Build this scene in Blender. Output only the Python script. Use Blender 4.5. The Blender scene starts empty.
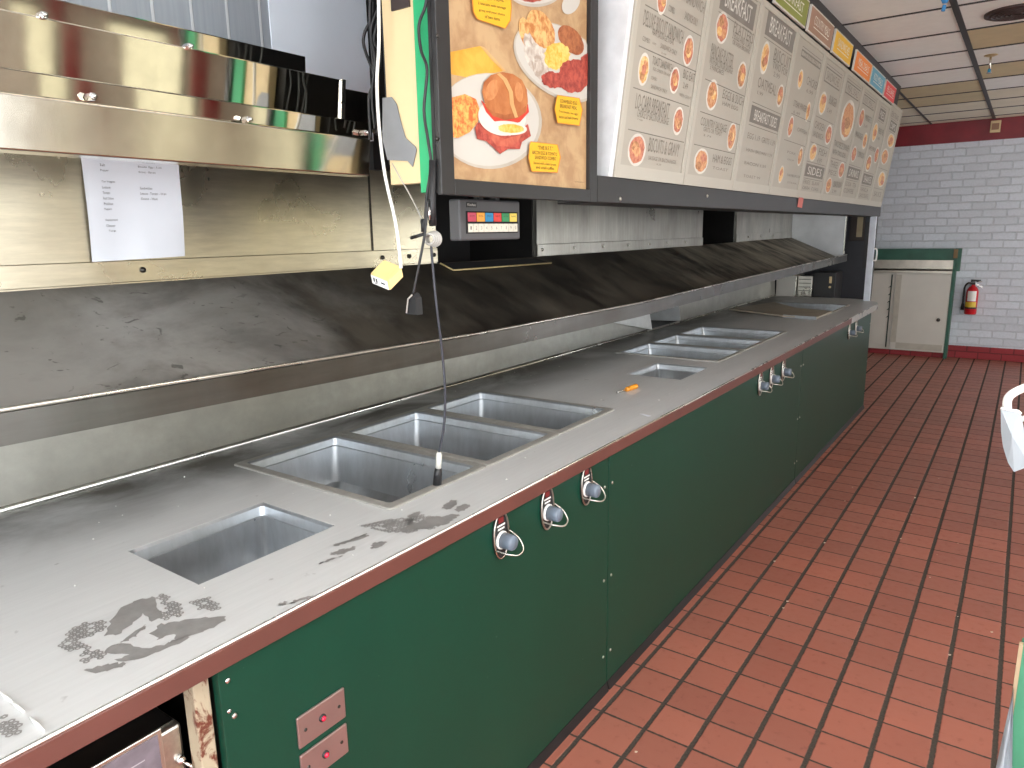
import bpy, bmesh, math, random
import numpy as np
from mathutils import Vector, Matrix
random.seed(7)
PI = math.pi
scene = bpy.context.scene
COL = scene.collection

# ------------------------------------------------------------------ camera
F = 712.0
CAMZ = 1.66
ROT = [[0.815, 0.106, -0.570], [0.580, -0.179, 0.795], [-0.018, -0.978, -0.207]]   # world axes in camera axes (right, down, forward)
def _basis():
    vy = np.array([1031 - 512, 224 - 384, F]); Y = vy / np.linalg.norm(vy)
    X = -np.array([-519 - 512, 252 - 384, F]); X /= np.linalg.norm(X)
    X -= X.dot(Y) * Y; X /= np.linalg.norm(X)
    return np.array([X, Y, np.cross(X, Y)])
RM = _basis()
cam_d = bpy.data.cameras.new('camera'); cam = bpy.data.objects.new('camera', cam_d); COL.objects.link(cam)
cam_d.sensor_width = 36.0; cam_d.lens = F / 1024 * 36.0; cam_d.clip_start = 0.02
M = Matrix.Identity(4)
for i in range(3):
    M[i][0] = RM[i][0]; M[i][1] = -RM[i][1]; M[i][2] = -RM[i][2]
M[0][3], M[1][3], M[2][3] = 0, 0, CAMZ
cam.matrix_world = M
scene.camera = cam

# ------------------------------------------------------------------ view
scene.view_settings.view_transform = 'Standard'
scene.view_settings.look = 'None'
scene.view_settings.gamma = 1.0
scene.view_settings.use_curve_mapping = False
scene.view_settings.exposure = 0.2

# ------------------------------------------------------------------ world and daylight through the windows
world = bpy.data.worlds.new('world'); scene.world = world; world.use_nodes = True
wn = world.node_tree; bg = wn.nodes['Background']
bg.inputs['Color'].default_value = (0.93, 0.97, 1.0, 1); bg.inputs['Strength'].default_value = 7.0
ROOM = dict(x0=-3.0, x1=3.4, y0=-2.0, y1=10.66, z=2.9)
# window openings: (wall, a0, a1, z0, z1)
WIN = [('right', -1.7, -.3, 0.3, 2.5), ('right', 0.0, 2.25, 0.5, 2.4), ('right', 2.69, 2.95, 0.45, 2.6), ('right', 3.44, 4.05, 0.45, 2.6), ('right', 4.6, 6.0, 0.6, 2.5), ('right', 6.4, 7.9, 0.6, 2.5),  # last two openings here are added, unseen, to brighten the steel panels
       ('right', 8.4, 10.2, 0.3, 2.5), ('near', -2.9, -1.1, 0.6, 2.7), ('near', -.9, 1.1, 0.3, 2.6), ('near', 1.3, 3.2, 0.3, 2.6)]
TINTED = {2, 3, 4, 5}
def portal(name, loc, rot, sx, sy):
    d = bpy.data.lights.new(name, 'AREA'); d.shape = 'RECTANGLE'; d.size = sx; d.size_y = sy
    d.cycles.is_portal = True
    o = bpy.data.objects.new(name, d); COL.objects.link(o); o.location = loc; o.rotation_euler = rot
for w, a0, a1, z0, z1 in WIN:
    if w == 'right':
        portal('daylight_portal', (ROOM['x1'] + .10, (a0 + a1) / 2, (z0 + z1) / 2), (0, PI / 2, 0), z1 - z0, a1 - a0)
    else:
        portal('daylight_portal', ((a0 + a1) / 2, ROOM['y0'] - .10, (z0 + z1) / 2), (PI / 2, 0, 0), a1 - a0, z1 - z0)

# ------------------------------------------------------------------ measuring helpers (a pixel of the photo onto a plane of the place)
def ray(u, v): return RM @ np.array([u - 512.0, v - 384.0, F])
CAM = np.array([0, 0, CAMZ])
def onx(u, v, x): d = ray(u, v); return CAM + x / d[0] * d
def ony(u, v, y): d = ray(u, v); return CAM + y / d[1] * d
def onz(u, v, z): d = ray(u, v); return CAM + (z - CAMZ) / d[2] * d

# ------------------------------------------------------------------ materials
def lin(c):
    return tuple((x / 12.92 if x <= .04045 else ((x + .055) / 1.055) ** 2.4) for x in [k / 255 for k in c])
class NT:
    def __init__(s, name):
        s.m = bpy.data.materials.new(name); s.m.use_nodes = True
        s.t = s.m.node_tree; s.b = s.t.nodes['Principled BSDF']
        s.co = s.t.nodes.new('ShaderNodeTexCoord')
        s.geo = s.t.nodes.new('ShaderNodeNewGeometry')
    def n(s, typ, **kw):
        x = s.t.nodes.new('ShaderNode' + typ)
        for k, v in kw.items():
            if k in x.inputs.keys() if isinstance(k, str) else False: x.inputs[k].default_value = v
            else: setattr(x, k, v)
        return x
    def l(s, a, b): s.t.links.new(a, b)
    def pos(s): return s.geo.outputs['Position']
    def scaled(s, sc):
        v = s.n('VectorMath', operation='MULTIPLY'); s.l(s.pos(), v.inputs[0]); v.inputs[1].default_value = sc
        return v.outputs[0]
    def noise(s, sc=(1, 1, 1), scale=5, detail=4, rough=.55, dist=0):
        x = s.n('TexNoise'); s.l(s.scaled(sc), x.inputs['Vector'])
        x.inputs['Scale'].default_value = scale; x.inputs['Detail'].default_value = detail
        x.inputs['Roughness'].default_value = rough; x.inputs['Distortion'].default_value = dist
        return x.outputs['Fac']
    def ramp(s, fac, stops):
        r = s.n('ValToRGB'); e = r.color_ramp.elements
        while len(e) < len(stops): e.new(.5)
        for el, (p, c) in zip(e, stops):
            el.position = p; el.color = (c, c, c, 1) if not isinstance(c, tuple) else (*c, 1)
        s.l(fac, r.inputs[0]); return r.outputs[0]
    def math(s, op, a, b=None):
        m = s.n('Math', operation=op)
        for i, q in enumerate((a, b)):
            if q is None: continue
            if isinstance(q, (int, float)): m.inputs[i].default_value = q
            else: s.l(q, m.inputs[i])
        return m.outputs[0]
    def mix(s, fac, a, b):
        m = s.n('Mix', data_type='RGBA')
        for k, q in ((0, fac), (6, a), (7, b)):
            if isinstance(q, (int, float)): m.inputs[k].default_value = q if k == 0 else (q, q, q, 1)
            elif isinstance(q, tuple): m.inputs[k].default_value = (*q, 1)
            else: s.l(q, m.inputs[k])
        return m.outputs[2]
    def bump(s, h, strength=.2, dist=.01):
        b = s.n('Bump'); b.inputs['Strength'].default_value = strength; b.inputs['Distance'].default_value = dist
        s.l(h, b.inputs['Height']); s.l(b.outputs[0], s.b.inputs['Normal'])
    def set(s, **kw):
        for k, v in kw.items():
            i = s.b.inputs[k.replace('_', ' ')]
            if isinstance(v, (int, float)): i.default_value = v
            elif isinstance(v, tuple): i.default_value = (*v, 1)
            else: s.l(v, i)
        return s
MATS = {}
def plain(name, rgb, rough=.5, metal=0.0, var=.12, scale=9, bump=0):
    if name in MATS: return MATS[name]
    t = NT(name); c = lin(rgb)
    f = t.noise(scale=scale, detail=5)
    t.set(Base_Color=t.mix(t.ramp(f, [(.3, 0.), (.7, 1.)]), tuple(x * (1 - var) for x in c), tuple(min(1, x * (1 + var)) for x in c)), Roughness=rough, Metallic=metal)
    if bump: t.bump(t.noise(scale=scale * 6, detail=4), bump, .004)
    MATS[name] = t.m; return t.m
def steel(name, rgb, r0, r1, streak=(1, 1, 1), dirt=None, dirt_amt=.5, dscale=4, metal=1.0, bump=.04, drough=.62):
    t = NT(name); c = lin(rgb)
    f = t.noise(sc=streak, scale=6, detail=8, rough=.65)
    g = t.noise(scale=3, detail=5, rough=.6, dist=.1)
    col = t.mix(t.ramp(f, [(.25, 0.), (.75, 1.)]), tuple(x * .82 for x in c), tuple(min(1, x * 1.1) for x in c))
    if dirt:
        d = t.noise(sc=(1, 1, .35), scale=dscale, detail=5, rough=drough, dist=.15)
        col = t.mix(t.math('MULTIPLY', t.ramp(d, [(.36, 0.), (.74, 1.)]), dirt_amt), col, lin(dirt))
    ro = t.ramp(g, [(.3, r0), (.7, r1)])
    t.set(Base_Color=col, Roughness=ro, Metallic=metal)
    t.bump(f, bump, .004)
    MATS[name] = t.m; return t.m

# steel of several ages
STEEL = steel('brushed_steel', (205, 201, 192), .22, .38, (1, 14, 14))
HOOD = steel('polished_hood_steel', (216, 211, 198), .03, .09, (.6, 3, 3), dirt=(150, 140, 124), dirt_amt=.35, dscale=3, bump=.004)
HOODL = steel('duller_hood_steel', (206, 200, 188), .10, .2, (.6, 3, 3), dirt=(140, 130, 114), dirt_amt=.4, dscale=3, bump=.008)
WALLST = steel('stained_wall_steel', (214, 206, 186), .22, .38, (1, 1.5, 12), dirt=(170, 158, 134), dirt_amt=.5, dscale=2.2, bump=.004, drough=.5)
WALLST2 = steel('streaked_wall_steel', (182, 178, 168), .26, .46, (9, 9, .5), dirt=(110, 106, 98), dirt_amt=.6, dscale=5)
SPLASH = steel('dull_splash_steel', (168, 167, 160), .36, .5, (2, 2, 2.5), dirt=(146, 144, 137), dirt_amt=.5, dscale=3)
PANST = steel('pan_steel', (196, 202, 208), .26, .38, (5, 5, 1.5), dirt=(140, 134, 122), dirt_amt=.4, dscale=2.5, metal=.75)
LIPST = steel('shelf_lip_steel', (112, 111, 108), .24, .4, (1, .6, 6), dirt=(84, 78, 70), dirt_amt=.5)
RIMST = steel('bright_rim_steel', (222, 220, 212), .2, .35)
DARKST = steel('dark_sooty_steel', (86, 84, 80), .35, .55, (6, 6, 1), dirt=(30, 28, 26), dirt_amt=.8)
RIMW = steel('satin_rim_steel', (176, 174, 168), .35, .5, (5, 5, 5), metal=.4)
CHROME = plain('chrome', (225, 225, 225), .12, 1.0, .03)

def worktop_mat():
    t = NT('worn_worktop_steel')
    a = t.noise(sc=(1, .7, 1), scale=2.6, detail=7, rough=.62, dist=.8)
    sep = t.n('SeparateXYZ'); t.l(t.pos(), sep.inputs[0])
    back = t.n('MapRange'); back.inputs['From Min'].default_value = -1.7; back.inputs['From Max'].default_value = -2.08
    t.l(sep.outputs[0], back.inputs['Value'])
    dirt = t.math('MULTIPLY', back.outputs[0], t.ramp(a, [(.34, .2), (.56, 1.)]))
    spots = t.noise(scale=21, detail=3)
    dirt = t.math('MAXIMUM', dirt, t.ramp(spots, [(.7, 0.), (.76, .35)]))
    fine = t.noise(sc=(14, 1, 1), scale=8, detail=6)
    base = t.mix(fine, lin((194, 195, 195)), lin((210, 211, 211)))
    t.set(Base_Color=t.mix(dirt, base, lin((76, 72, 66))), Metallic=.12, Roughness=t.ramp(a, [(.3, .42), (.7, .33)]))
    t.bump(fine, .03, .003)
    return t.m
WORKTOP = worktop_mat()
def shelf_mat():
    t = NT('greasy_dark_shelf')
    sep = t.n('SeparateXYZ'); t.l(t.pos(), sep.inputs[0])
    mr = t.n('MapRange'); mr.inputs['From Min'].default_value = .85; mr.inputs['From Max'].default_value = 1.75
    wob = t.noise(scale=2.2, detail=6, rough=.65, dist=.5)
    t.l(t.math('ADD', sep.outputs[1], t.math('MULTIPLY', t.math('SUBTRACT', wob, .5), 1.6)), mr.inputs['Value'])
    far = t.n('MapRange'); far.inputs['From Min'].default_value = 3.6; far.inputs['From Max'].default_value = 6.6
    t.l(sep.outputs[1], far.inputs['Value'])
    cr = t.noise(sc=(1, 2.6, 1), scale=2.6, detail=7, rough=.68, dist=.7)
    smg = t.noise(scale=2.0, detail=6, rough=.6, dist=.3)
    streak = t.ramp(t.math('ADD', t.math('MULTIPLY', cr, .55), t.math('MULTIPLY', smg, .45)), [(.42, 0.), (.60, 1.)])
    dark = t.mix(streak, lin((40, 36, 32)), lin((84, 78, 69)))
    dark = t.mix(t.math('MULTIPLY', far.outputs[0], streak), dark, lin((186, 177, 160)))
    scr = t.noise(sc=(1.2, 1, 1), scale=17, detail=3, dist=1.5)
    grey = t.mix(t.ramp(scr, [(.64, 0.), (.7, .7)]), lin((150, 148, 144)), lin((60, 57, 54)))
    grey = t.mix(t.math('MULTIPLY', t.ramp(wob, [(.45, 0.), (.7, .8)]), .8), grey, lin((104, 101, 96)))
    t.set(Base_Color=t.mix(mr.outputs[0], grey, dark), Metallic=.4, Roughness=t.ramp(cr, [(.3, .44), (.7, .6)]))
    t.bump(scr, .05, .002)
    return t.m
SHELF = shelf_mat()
def floor_mat():
    t = NT('quarry_tile')
    sep = t.n('SeparateXYZ'); t.l(t.pos(), sep.inputs[0])
    P = .1625
    fx = t.math('DIVIDE', t.math('ADD', sep.outputs[0], 0.078 + P * 40), P)
    fy = t.math('DIVIDE', t.math('ADD', sep.outputs[1], -1.98 + P * 60), P)
    ax = t.math('ABSOLUTE', t.math('SUBTRACT', t.math('FRACT', fx), .5)); ay = t.math('ABSOLUTE', t.math('SUBTRACT', t.math('FRACT', fy), .5))
    wob = t.math('MULTIPLY', t.math('SUBTRACT', t.noise(scale=40, detail=3), .5), .035)
    gx = t.ramp(t.math('ADD', ax, wob), [(.44, 0.), (.46, 1.)]); gy = t.ramp(t.math('ADD', ay, wob), [(.468, 0.), (.482, 1.)])
    g = t.math('MAXIMUM', gx, gy)
    cid = t.n('CombineXYZ'); t.l(t.math('FLOOR', fx), cid.inputs[0]); t.l(t.math('FLOOR', fy), cid.inputs[1])
    wn = t.n('TexWhiteNoise', noise_dimensions='3D'); t.l(cid.outputs[0], wn.inputs['Vector'])
    base = t.mix(wn.outputs['Value'], lin((146, 86, 72)), lin((172, 104, 86)))
    big = t.noise(scale=1.3, detail=5)
    base = t.mix(t.ramp(big, [(.35, 0.), (.7, .7)]), base, lin((150, 96, 82)))
    mott = t.noise(scale=30, detail=5)
    base = t.mix(t.ramp(mott, [(.6, 0.), (.8, .6)]), base, lin((112, 66, 54)))
    gc = t.mix(t.noise(scale=120, detail=2), lin((26, 21, 19)), lin((82, 72, 62)))
    t.set(Base_Color=t.mix(g, base, gc), Roughness=t.mix(g, t.ramp(mott, [(.3, .36), (.7, .52)]), .95))
    t.bump(t.math('SUBTRACT', t.math('MULTIPLY', mott, .12), g), .5, .004)
    return t.m
FLOOR = floor_mat()
def brick_mat(name, rgb, mor, horiz='x'):
    t = NT(name)
    sep = t.n('SeparateXYZ'); t.l(t.pos(), sep.inputs[0])
    cb = t.n('CombineXYZ'); t.l(sep.outputs[0 if horiz == 'x' else 1], cb.inputs[0]); t.l(sep.outputs[2], cb.inputs[1])
    wb = t.n('TexNoise'); t.l(t.pos(), wb.inputs['Vector']); wb.inputs['Scale'].default_value = 9
    ad = t.n('VectorMath', operation='MULTIPLY_ADD'); t.l(wb.outputs['Color'], ad.inputs[0]); ad.inputs[1].default_value = (.012, .012, 0); t.l(cb.outputs[0], ad.inputs[2])
    b = t.n('TexBrick', offset=.5, squash=1); t.l(ad.outputs[0], b.inputs['Vector'])
    b.inputs['Scale'].default_value = 1; b.inputs['Brick Width'].default_value = .245; b.inputs['Row Height'].default_value = .0925
    b.inputs['Mortar Size'].default_value = .0075; b.inputs['Mortar Smooth'].default_value = .35
    c = lin(rgb)
    b.inputs['Color1'].default_value = (*c, 1); b.inputs['Color2'].default_value = (*[x * .86 for x in c], 1); b.inputs['Mortar'].default_value = (*lin(mor), 1)
    n = t.noise(scale=38, detail=5, rough=.7)
    t.set(Base_Color=t.mix(t.math('MULTIPLY', t.ramp(n, [(.4, 0.), (.75, 1.)]), .35), b.outputs[0], tuple(x * .6 for x in c)), Roughness=.55)
    t.bump(t.math('ADD', t.math('SUBTRACT', 1.0, b.outputs['Fac']), t.math('MULTIPLY', n, .6)), .9, .010)
    return t.m
BRICK = brick_mat('painted_grey_brick', (226, 234, 245), (212, 219, 228))
BRICKY = brick_mat('painted_grey_brick_side', (178, 182, 186), (140, 143, 147), 'y')
REDBAND = plain('dark_red_paint', (128, 26, 38), .42, 0, .15, 6)
REDTILE = brick_mat('red_base_tile', (158, 44, 52), (108, 30, 34))
def green_mat():
    t = NT('green_laminate')
    n = t.noise(sc=(1, 3, .6), scale=3, detail=6)
    sp = t.noise(scale=70, detail=2)
    base = t.mix(n, lin((10, 56, 42)), lin((13, 63, 47)))
    t.set(Base_Color=t.mix(t.ramp(sp, [(.76, 0.), (.8, .5)]), base, lin((150, 165, 150))), Roughness=.38, Specular_IOR_Level=.35)
    return t.m
GREEN = green_mat()
GREENEDGE = plain('bright_green_edge', (38, 160, 104), .4)
GREENPAINT = plain('faded_green_paint', (48, 96, 80), .5, 0, .15)
TRIM = plain('red_brown_edge_vinyl', (100, 60, 53), .4, 0, .1, 5)
BLACKP = plain('black_paint', (36, 35, 36), .45, 0, .15)
CHAR = plain('charcoal_frame', (37, 36, 36), .42, 0, .12)
VOID = plain('dark_recess', (22, 21, 22), .8)
SLATE = plain('slate_dark_wall', (46, 48, 55), .6)
RUBBER = plain('black_rubber', (28, 28, 30), .45)
WHITE = plain('white_plastic', (236, 236, 232), .4, 0, .03)
OFFW = plain('off_white_laminate', (214, 212, 204), .45, 0, .05, 3)
CREAM = plain('cream_laminate', (218, 196, 152), .5, 0, .04, 3)
BLUEW = plain('bluish_white_panel', (232, 240, 251), .6, 0, .04, 2)
TAPE = plain('grey_duct_tape', (128, 130, 134), .4, .3, .1)
PAPER = plain('paper', (228, 231, 238), .7, 0, .02)
INK = plain('dark_ink', (48, 48, 54), .7)
CLOTHW = plain('white_sheet', (160, 167, 173), .6, 0, .05)
def rust_mat():
    t = NT('rusty_cream_paint')
    n = t.noise(sc=(1, 1, .5), scale=26, detail=7, rough=.7, dist=.5)
    t.set(Base_Color=t.mix(t.ramp(n, [(.52, 0.), (.6, 1.)]), lin((172, 158, 134)), lin((100, 46, 28))), Roughness=.7)
    return t.m
RUST = rust_mat()
def glass_mat():
    m = bpy.data.materials.new('window_glass'); m.use_nodes = True; t = m.node_tree; t.nodes.clear()
    o = t.nodes.new('ShaderNodeOutputMaterial'); mx = t.nodes.new('ShaderNodeMixShader'); a = t.nodes.new('ShaderNodeBsdfTransparent'); g = t.nodes.new('ShaderNodeBsdfGlossy')
    g.inputs['Roughness'].default_value = .02; mx.inputs[0].default_value = .05
    t.links.new(a.outputs[0], mx.inputs[1]); t.links.new(g.outputs[0], mx.inputs[2]); t.links.new(mx.outputs[0], o.inputs[0])
    return m
GLASS = glass_mat()
SHADE = glass_mat(); SHADE.name = 'cream_tinted_glass'
for n_ in SHADE.node_tree.nodes:
    if n_.type == 'BSDF_TRANSPARENT': n_.inputs[0].default_value = (.47, .445, .37, 1)

# ------------------------------------------------------------------ mesh helpers
_TXT = {}
def text_geo(s):
    if s in _TXT: return _TXT[s]
    cu = bpy.data.curves.new('t', 'FONT'); cu.body = s; cu.resolution_u = 2
    o = bpy.data.objects.new('t', cu); COL.objects.link(o)
    dg = bpy.context.evaluated_depsgraph_get(); me = bpy.data.meshes.new_from_object(o.evaluated_get(dg))
    vs = [(v.co.x, v.co.y) for v in me.vertices]; fs = [tuple(p.vertices) for p in me.polygons]
    bpy.data.objects.remove(o); bpy.data.curves.remove(cu); bpy.data.meshes.remove(me)
    if not vs: _TXT[s] = ([], []); return _TXT[s]
    x0 = min(v[0] for v in vs); x1 = max(v[0] for v in vs); y0 = min(v[1] for v in vs); y1 = max(v[1] for v in vs)
    vs = [((x - x0) / (x1 - x0 + 1e-9), (y - y0) / (y1 - y0 + 1e-9)) for x, y in vs]
    _TXT[s] = (vs, fs); return _TXT[s]

class MB:
    def __init__(s): s.v = []; s.f = []; s.m = []; s.sm = []; s.mats = []
    def slot(s, mat):
        if mat is None: return 0
        if mat not in s.mats: s.mats.append(mat)
        return s.mats.index(mat)
    def add(s, vs, fs, mat=None, smooth=False):
        k = len(s.v); mi = s.slot(mat)
        s.v += [tuple(float(c) for c in p) for p in vs]
        for f in fs: s.f.append(tuple(i + k for i in f)); s.m.append(mi); s.sm.append(smooth)
        return s
    def box(s, x0, x1, y0, y1, z0, z1, mat=None, bev=0.0):
        if bev <= 0:
            vs = [(x, y, z) for x in (x0, x1) for y in (y0, y1) for z in (z0, z1)]
            return s.add(vs, [(0, 1, 3, 2), (4, 6, 7, 5), (0, 4, 5, 1), (2, 3, 7, 6), (0, 2, 6, 4), (1, 5, 7, 3)], mat)
        bm = bmesh.new(); bmesh.ops.create_cube(bm, size=1)
        for v in bm.verts: v.co = ((x0 + x1) / 2 + v.co.x * (x1 - x0), (y0 + y1) / 2 + v.co.y * (y1 - y0), (z0 + z1) / 2 + v.co.z * (z1 - z0))
        bmesh.ops.bevel(bm, geom=list(bm.edges), offset=min(bev, .45 * min(abs(x1 - x0), abs(y1 - y0), abs(z1 - z0))), segments=2, affect='EDGES', profile=.5)
        return s.bm(bm, mat)
    def bm(s, bm, mat=None, smooth=False):
        bm.verts.index_update()
        s.add([v.co[:] for v in bm.verts], [tuple(v.index for v in f.verts) for f in bm.faces], mat, smooth); bm.free(); return s
    def prism(s, pts, vec, mat=None, smooth=False):
        n = len(pts); a = [Vector(p) for p in pts]; b = [p + Vector(vec) for p in a]
        return s.add(a + b, [tuple(range(n))[::-1], tuple(range(n, 2 * n))] + [(i, (i + 1) % n, n + (i + 1) % n, n + i) for i in range(n)], mat, smooth)
    def poly(s, pts, mat=None): return s.add(pts, [tuple(range(len(pts)))], mat)
    def tube(s, pts, r, mat=None, seg=8, closed=False, flat=1.0):
        P = [Vector(p) for p in pts]; n = len(P); vs = []; fs = []
        rs = r if isinstance(r, (list, tuple)) else [r] * n
        up = None
        for i, p in enumerate(P):
            d = (P[min(i + 1, n - 1)] - P[max(i - 1, 0)]) if not closed else (P[(i + 1) % n] - P[i - 1])
            d.normalize()
            if up is None: up = Vector((0, 0, 1)) if abs(d.z) < .9 else Vector((1, 0, 0))
            a = d.cross(up); a.normalize(); b = a.cross(d); b.normalize(); up = b
            for k in range(seg):
                t = 2 * PI * k / seg; vs.append(p + a * math.cos(t) * rs[i] + b * math.sin(t) * rs[i] * flat)
        for i in range(n if closed else n - 1):
            for k in range(seg):
                j = (i + 1) % n
                fs.append((i * seg + k, i * seg + (k + 1) % seg, j * seg + (k + 1) % seg, j * seg + k))
        s.add(vs, fs, mat, True)
        if not closed:
            k0 = len(s.v) - n * seg
            s.f += [tuple(k0 + k for k in range(seg))[::-1], tuple(k0 + (n - 1) * seg + k for k in range(seg))]; s.m += [s.slot(mat)] * 2; s.sm += [False] * 2
        return s
    def lathe(s, prof, org, axis=(0, 0, 1), mat=None, seg=20, smooth=True):
        ax = Vector(axis).normalized(); t = Vector((1, 0, 0)) if abs(ax.x) < .9 else Vector((0, 0, 1))
        a = ax.cross(t).normalized(); b = ax.cross(a); o = Vector(org); vs = []; fs = []
        for r, h in prof:
            for k in range(seg):
                q = 2 * PI * k / seg; vs.append(o + ax * h + (a * math.cos(q) + b * math.sin(q)) * max(r, 1e-4))
        for i in range(len(prof) - 1):
            for k in range(seg): fs.append((i * seg + k, i * seg + (k + 1) % seg, (i + 1) * seg + (k + 1) % seg, (i + 1) * seg + k))
        fs += [tuple(range(seg))[::-1], tuple((len(prof) - 1) * seg + k for k in range(seg))]
        return s.add(vs, fs, mat, smooth)
    def text(s, txt, org, right, up, mat):
        vs, fs = text_geo(txt); o = Vector(org); r = Vector(right); u = Vector(up)
        return s.add([o + r * x + u * y for x, y in vs], fs, mat)
    def build(s, name, mat=None, parent=None, pivot=None, bevel=0, fixn=True):
        me = bpy.data.meshes.new(name); o = bpy.data.objects.new(name, me)
        if not s.v: raise ValueError(name)
        if parent is not None:
            p = parent; off = Vector((0, 0, 0))
            while p is not None: off += p.location; p = p.parent
        elif pivot is not None: off = Vector(pivot)
        else:
            a = np.array(s.v); off = Vector(((a[:, 0].min() + a[:, 0].max()) / 2, (a[:, 1].min() + a[:, 1].max()) / 2, a[:, 2].min()))
        me.from_pydata([tuple(Vector(p) - off) for p in s.v], [], s.f)
        ms = list(s.mats)
        if mat is not None and not ms: ms = [mat]
        for m in ms: me.materials.append(m)
        me.polygons.foreach_set('material_index', s.m); me.polygons.foreach_set('use_smooth', s.sm)
        me.validate(); me.update()
        if fixn:
            b = bmesh.new(); b.from_mesh(me); bmesh.ops.recalc_face_normals(b, faces=b.faces); b.to_mesh(me); b.free()
        COL.objects.link(o)
        if parent is not None: o.parent = parent
        else: o.location = off
        if bevel:
            md = o.modifiers.new('bevel', 'BEVEL'); md.width = bevel; md.segments = 2; md.limit_method = 'ANGLE'
        return o
def tag(o, label, cat, group=None, kind=None):
    o['label'] = label; o['category'] = cat
    if group: o['group'] = group
    if kind: o['kind'] = kind
    return o
def thing(name, loc, label, cat, group=None):
    o = bpy.data.objects.new(name, None); COL.objects.link(o); o.location = loc; o.empty_display_size = .1
    return tag(o, label, cat, group)
def struct(o): o['kind'] = 'structure'; return o
def copy_tree(o, parent=None):
    c = o.copy(); COL.objects.link(c)
    if parent is not None: c.parent = parent
    for ch in list(o.children): copy_tree(ch, c)
    return c
def arc(c, r, a0, a1, n, f): return [f(c[0] + r * math.cos(a0 + (a1 - a0) * i / n), c[1] + r * math.sin(a0 + (a1 - a0) * i / n)) for i in range(n + 1)]
def smooth_path(pts, n=6):
    P = [Vector(p) for p in pts]; out = []
    for i in range(len(P) - 1):
        p0 = P[max(i - 1, 0)]; p1 = P[i]; p2 = P[i + 1]; p3 = P[min(i + 2, len(P) - 1)]
        for k in range(n):
            t = k / n
            out.append(.5 * ((2 * p1) + (p2 - p0) * t + (2 * p0 - 5 * p1 + 4 * p2 - p3) * t * t + (3 * p1 - p0 - 3 * p2 + p3) * t ** 3))
    out.append(P[-1]); return out

# ================================================================== THE ROOM
R_ = ROOM
struct(MB().box(R_['x0'] - .2, R_['x1'] + .2, R_['y0'] - .2, R_['y1'] + .2, -.1, 0).build('floor', FLOOR))
fm = MB(); rf = random.Random(11)
for _ in range(46):
    x = rf.uniform(-1.0, .3); y = rf.uniform(1.5, 7.5); r = rf.uniform(.002, .006)
    fm.prism([(x, y, .0004), (x + r, y + .4 * r, .0004), (x + 1.3 * r, y + 1.6 * r, .0004), (x - .4 * r, y + r, .0004)], (0, 0, r * .5))
o = fm.build('floor_crumbs', plain('pale_crumb', (206, 190, 170), .8)); tag(o, 'pale crumbs and flecks scattered over the red tile floor', 'crumbs', None, 'stuff')
# ceiling: lay-in panels in a black grid
TILE = [plain('ceiling_panel', (242, 246, 244), .8, 0, .03, 14, .2), plain('tan_ceiling_panel', (206, 194, 158), .8, 0, .06, 6, .2), plain('aged_ceiling_panel', (228, 222, 202), .8, 0, .05, 6, .2)]
cm = MB(); gm = MB()
cm.box(R_['x0'] - .2, R_['x1'] + .2, R_['y0'] - .2, R_['y1'] + .2, 2.915, 3.0, VOID)
xs = [-.49 + .65 * k for k in range(-4, 7)]; ys = [4.486 + .653 * k for k in range(-12, 11)]
rnd = random.Random(3)
for i in range(len(xs) - 1):
    for j in range(len(ys) - 1):
        x0, x1, y0, y1 = xs[i], xs[i + 1], ys[j], ys[j + 1]
        k = 0
        if i in (3, 2) and y0 > 7.5: k = 1 if j in (17, 18) else 2
        elif i >= 4 and y0 > 5:
            k = 1 if abs(y0 - 5.79) < .1 or abs(y0 - 7.1) < .1 else (2 if y0 > 8 else 0)
        elif i not in (2, 3) and rnd.random() < .12: k = 2
        cm.box(max(x0, R_['x0']), min(x1, R_['x1']), max(y0, R_['y0']), min(y1, R_['y1']), 2.9, 2.914, TILE[k])
ceil = struct(cm.build('ceiling'))
for x in xs:
    if R_['x0'] < x < R_['x1']: w = .017 if abs(x + .49) < .01 else .009; gm.box(x - w, x + w, R_['y0'], R_['y1'], 2.893, 2.9)
for y in ys:
    if R_['y0'] < y < R_['y1']: gm.box(R_['x0'], R_['x1'], y - .008, y + .008, 2.894, 2.9)
gm.build('ceiling_grid', BLACKP, ceil)

# unseen glowing panels added in the grid to brighten the worktop
def fill_mat(st):
    m_ = bpy.data.materials.new('fill_panel_glow'); m_.use_nodes = True; b_ = m_.node_tree.nodes['Principled BSDF']
    b_.inputs['Base Color'].default_value = (.9, .9, .88, 1); b_.inputs['Emission Color'].default_value = (1, .965, .9, 1); b_.inputs['Emission Strength'].default_value = st; return m_
FILL_GLOW = fill_mat(9.0)
FILL_PANELS = [(xs[i], ys[j], i, j) for i, j in ((5, 4), (5, 7), (4, 2), (7, 4), (7, 8))]
for x, y, i_, j_ in FILL_PANELS:
    tr = thing_later = bpy.data.objects.new('added_fill_panel', None); COL.objects.link(tr); tr.location = (x + .325, y + .325, 2.89)
    tr['label'] = 'unseen fill light panel added flush in the ceiling grid'; tr['category'] = 'ceiling light'; tr['group'] = 'added fill panels'
    f = MB(); x0, x1, y0, y1 = x + .01, x + .64, y + .01, y + 1.293
    for a in ((x0, x1, y0, y0 + .03), (x0, x1, y1 - .03, y1), (x0, x0 + .03, y0 + .03, y1 - .03), (x1 - .03, x1, y0 + .03, y1 - .03)): f.box(*a, 2.884, 2.892)
    f.build('frame', plain('white_plastic', (236, 236, 232), .4, 0, .03), tr)
    MB().box(x0 + .03, x1 - .03, y0 + .03, y1 - .03, 2.886, 2.891).build('diffuser', FILL_GLOW, tr)

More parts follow.
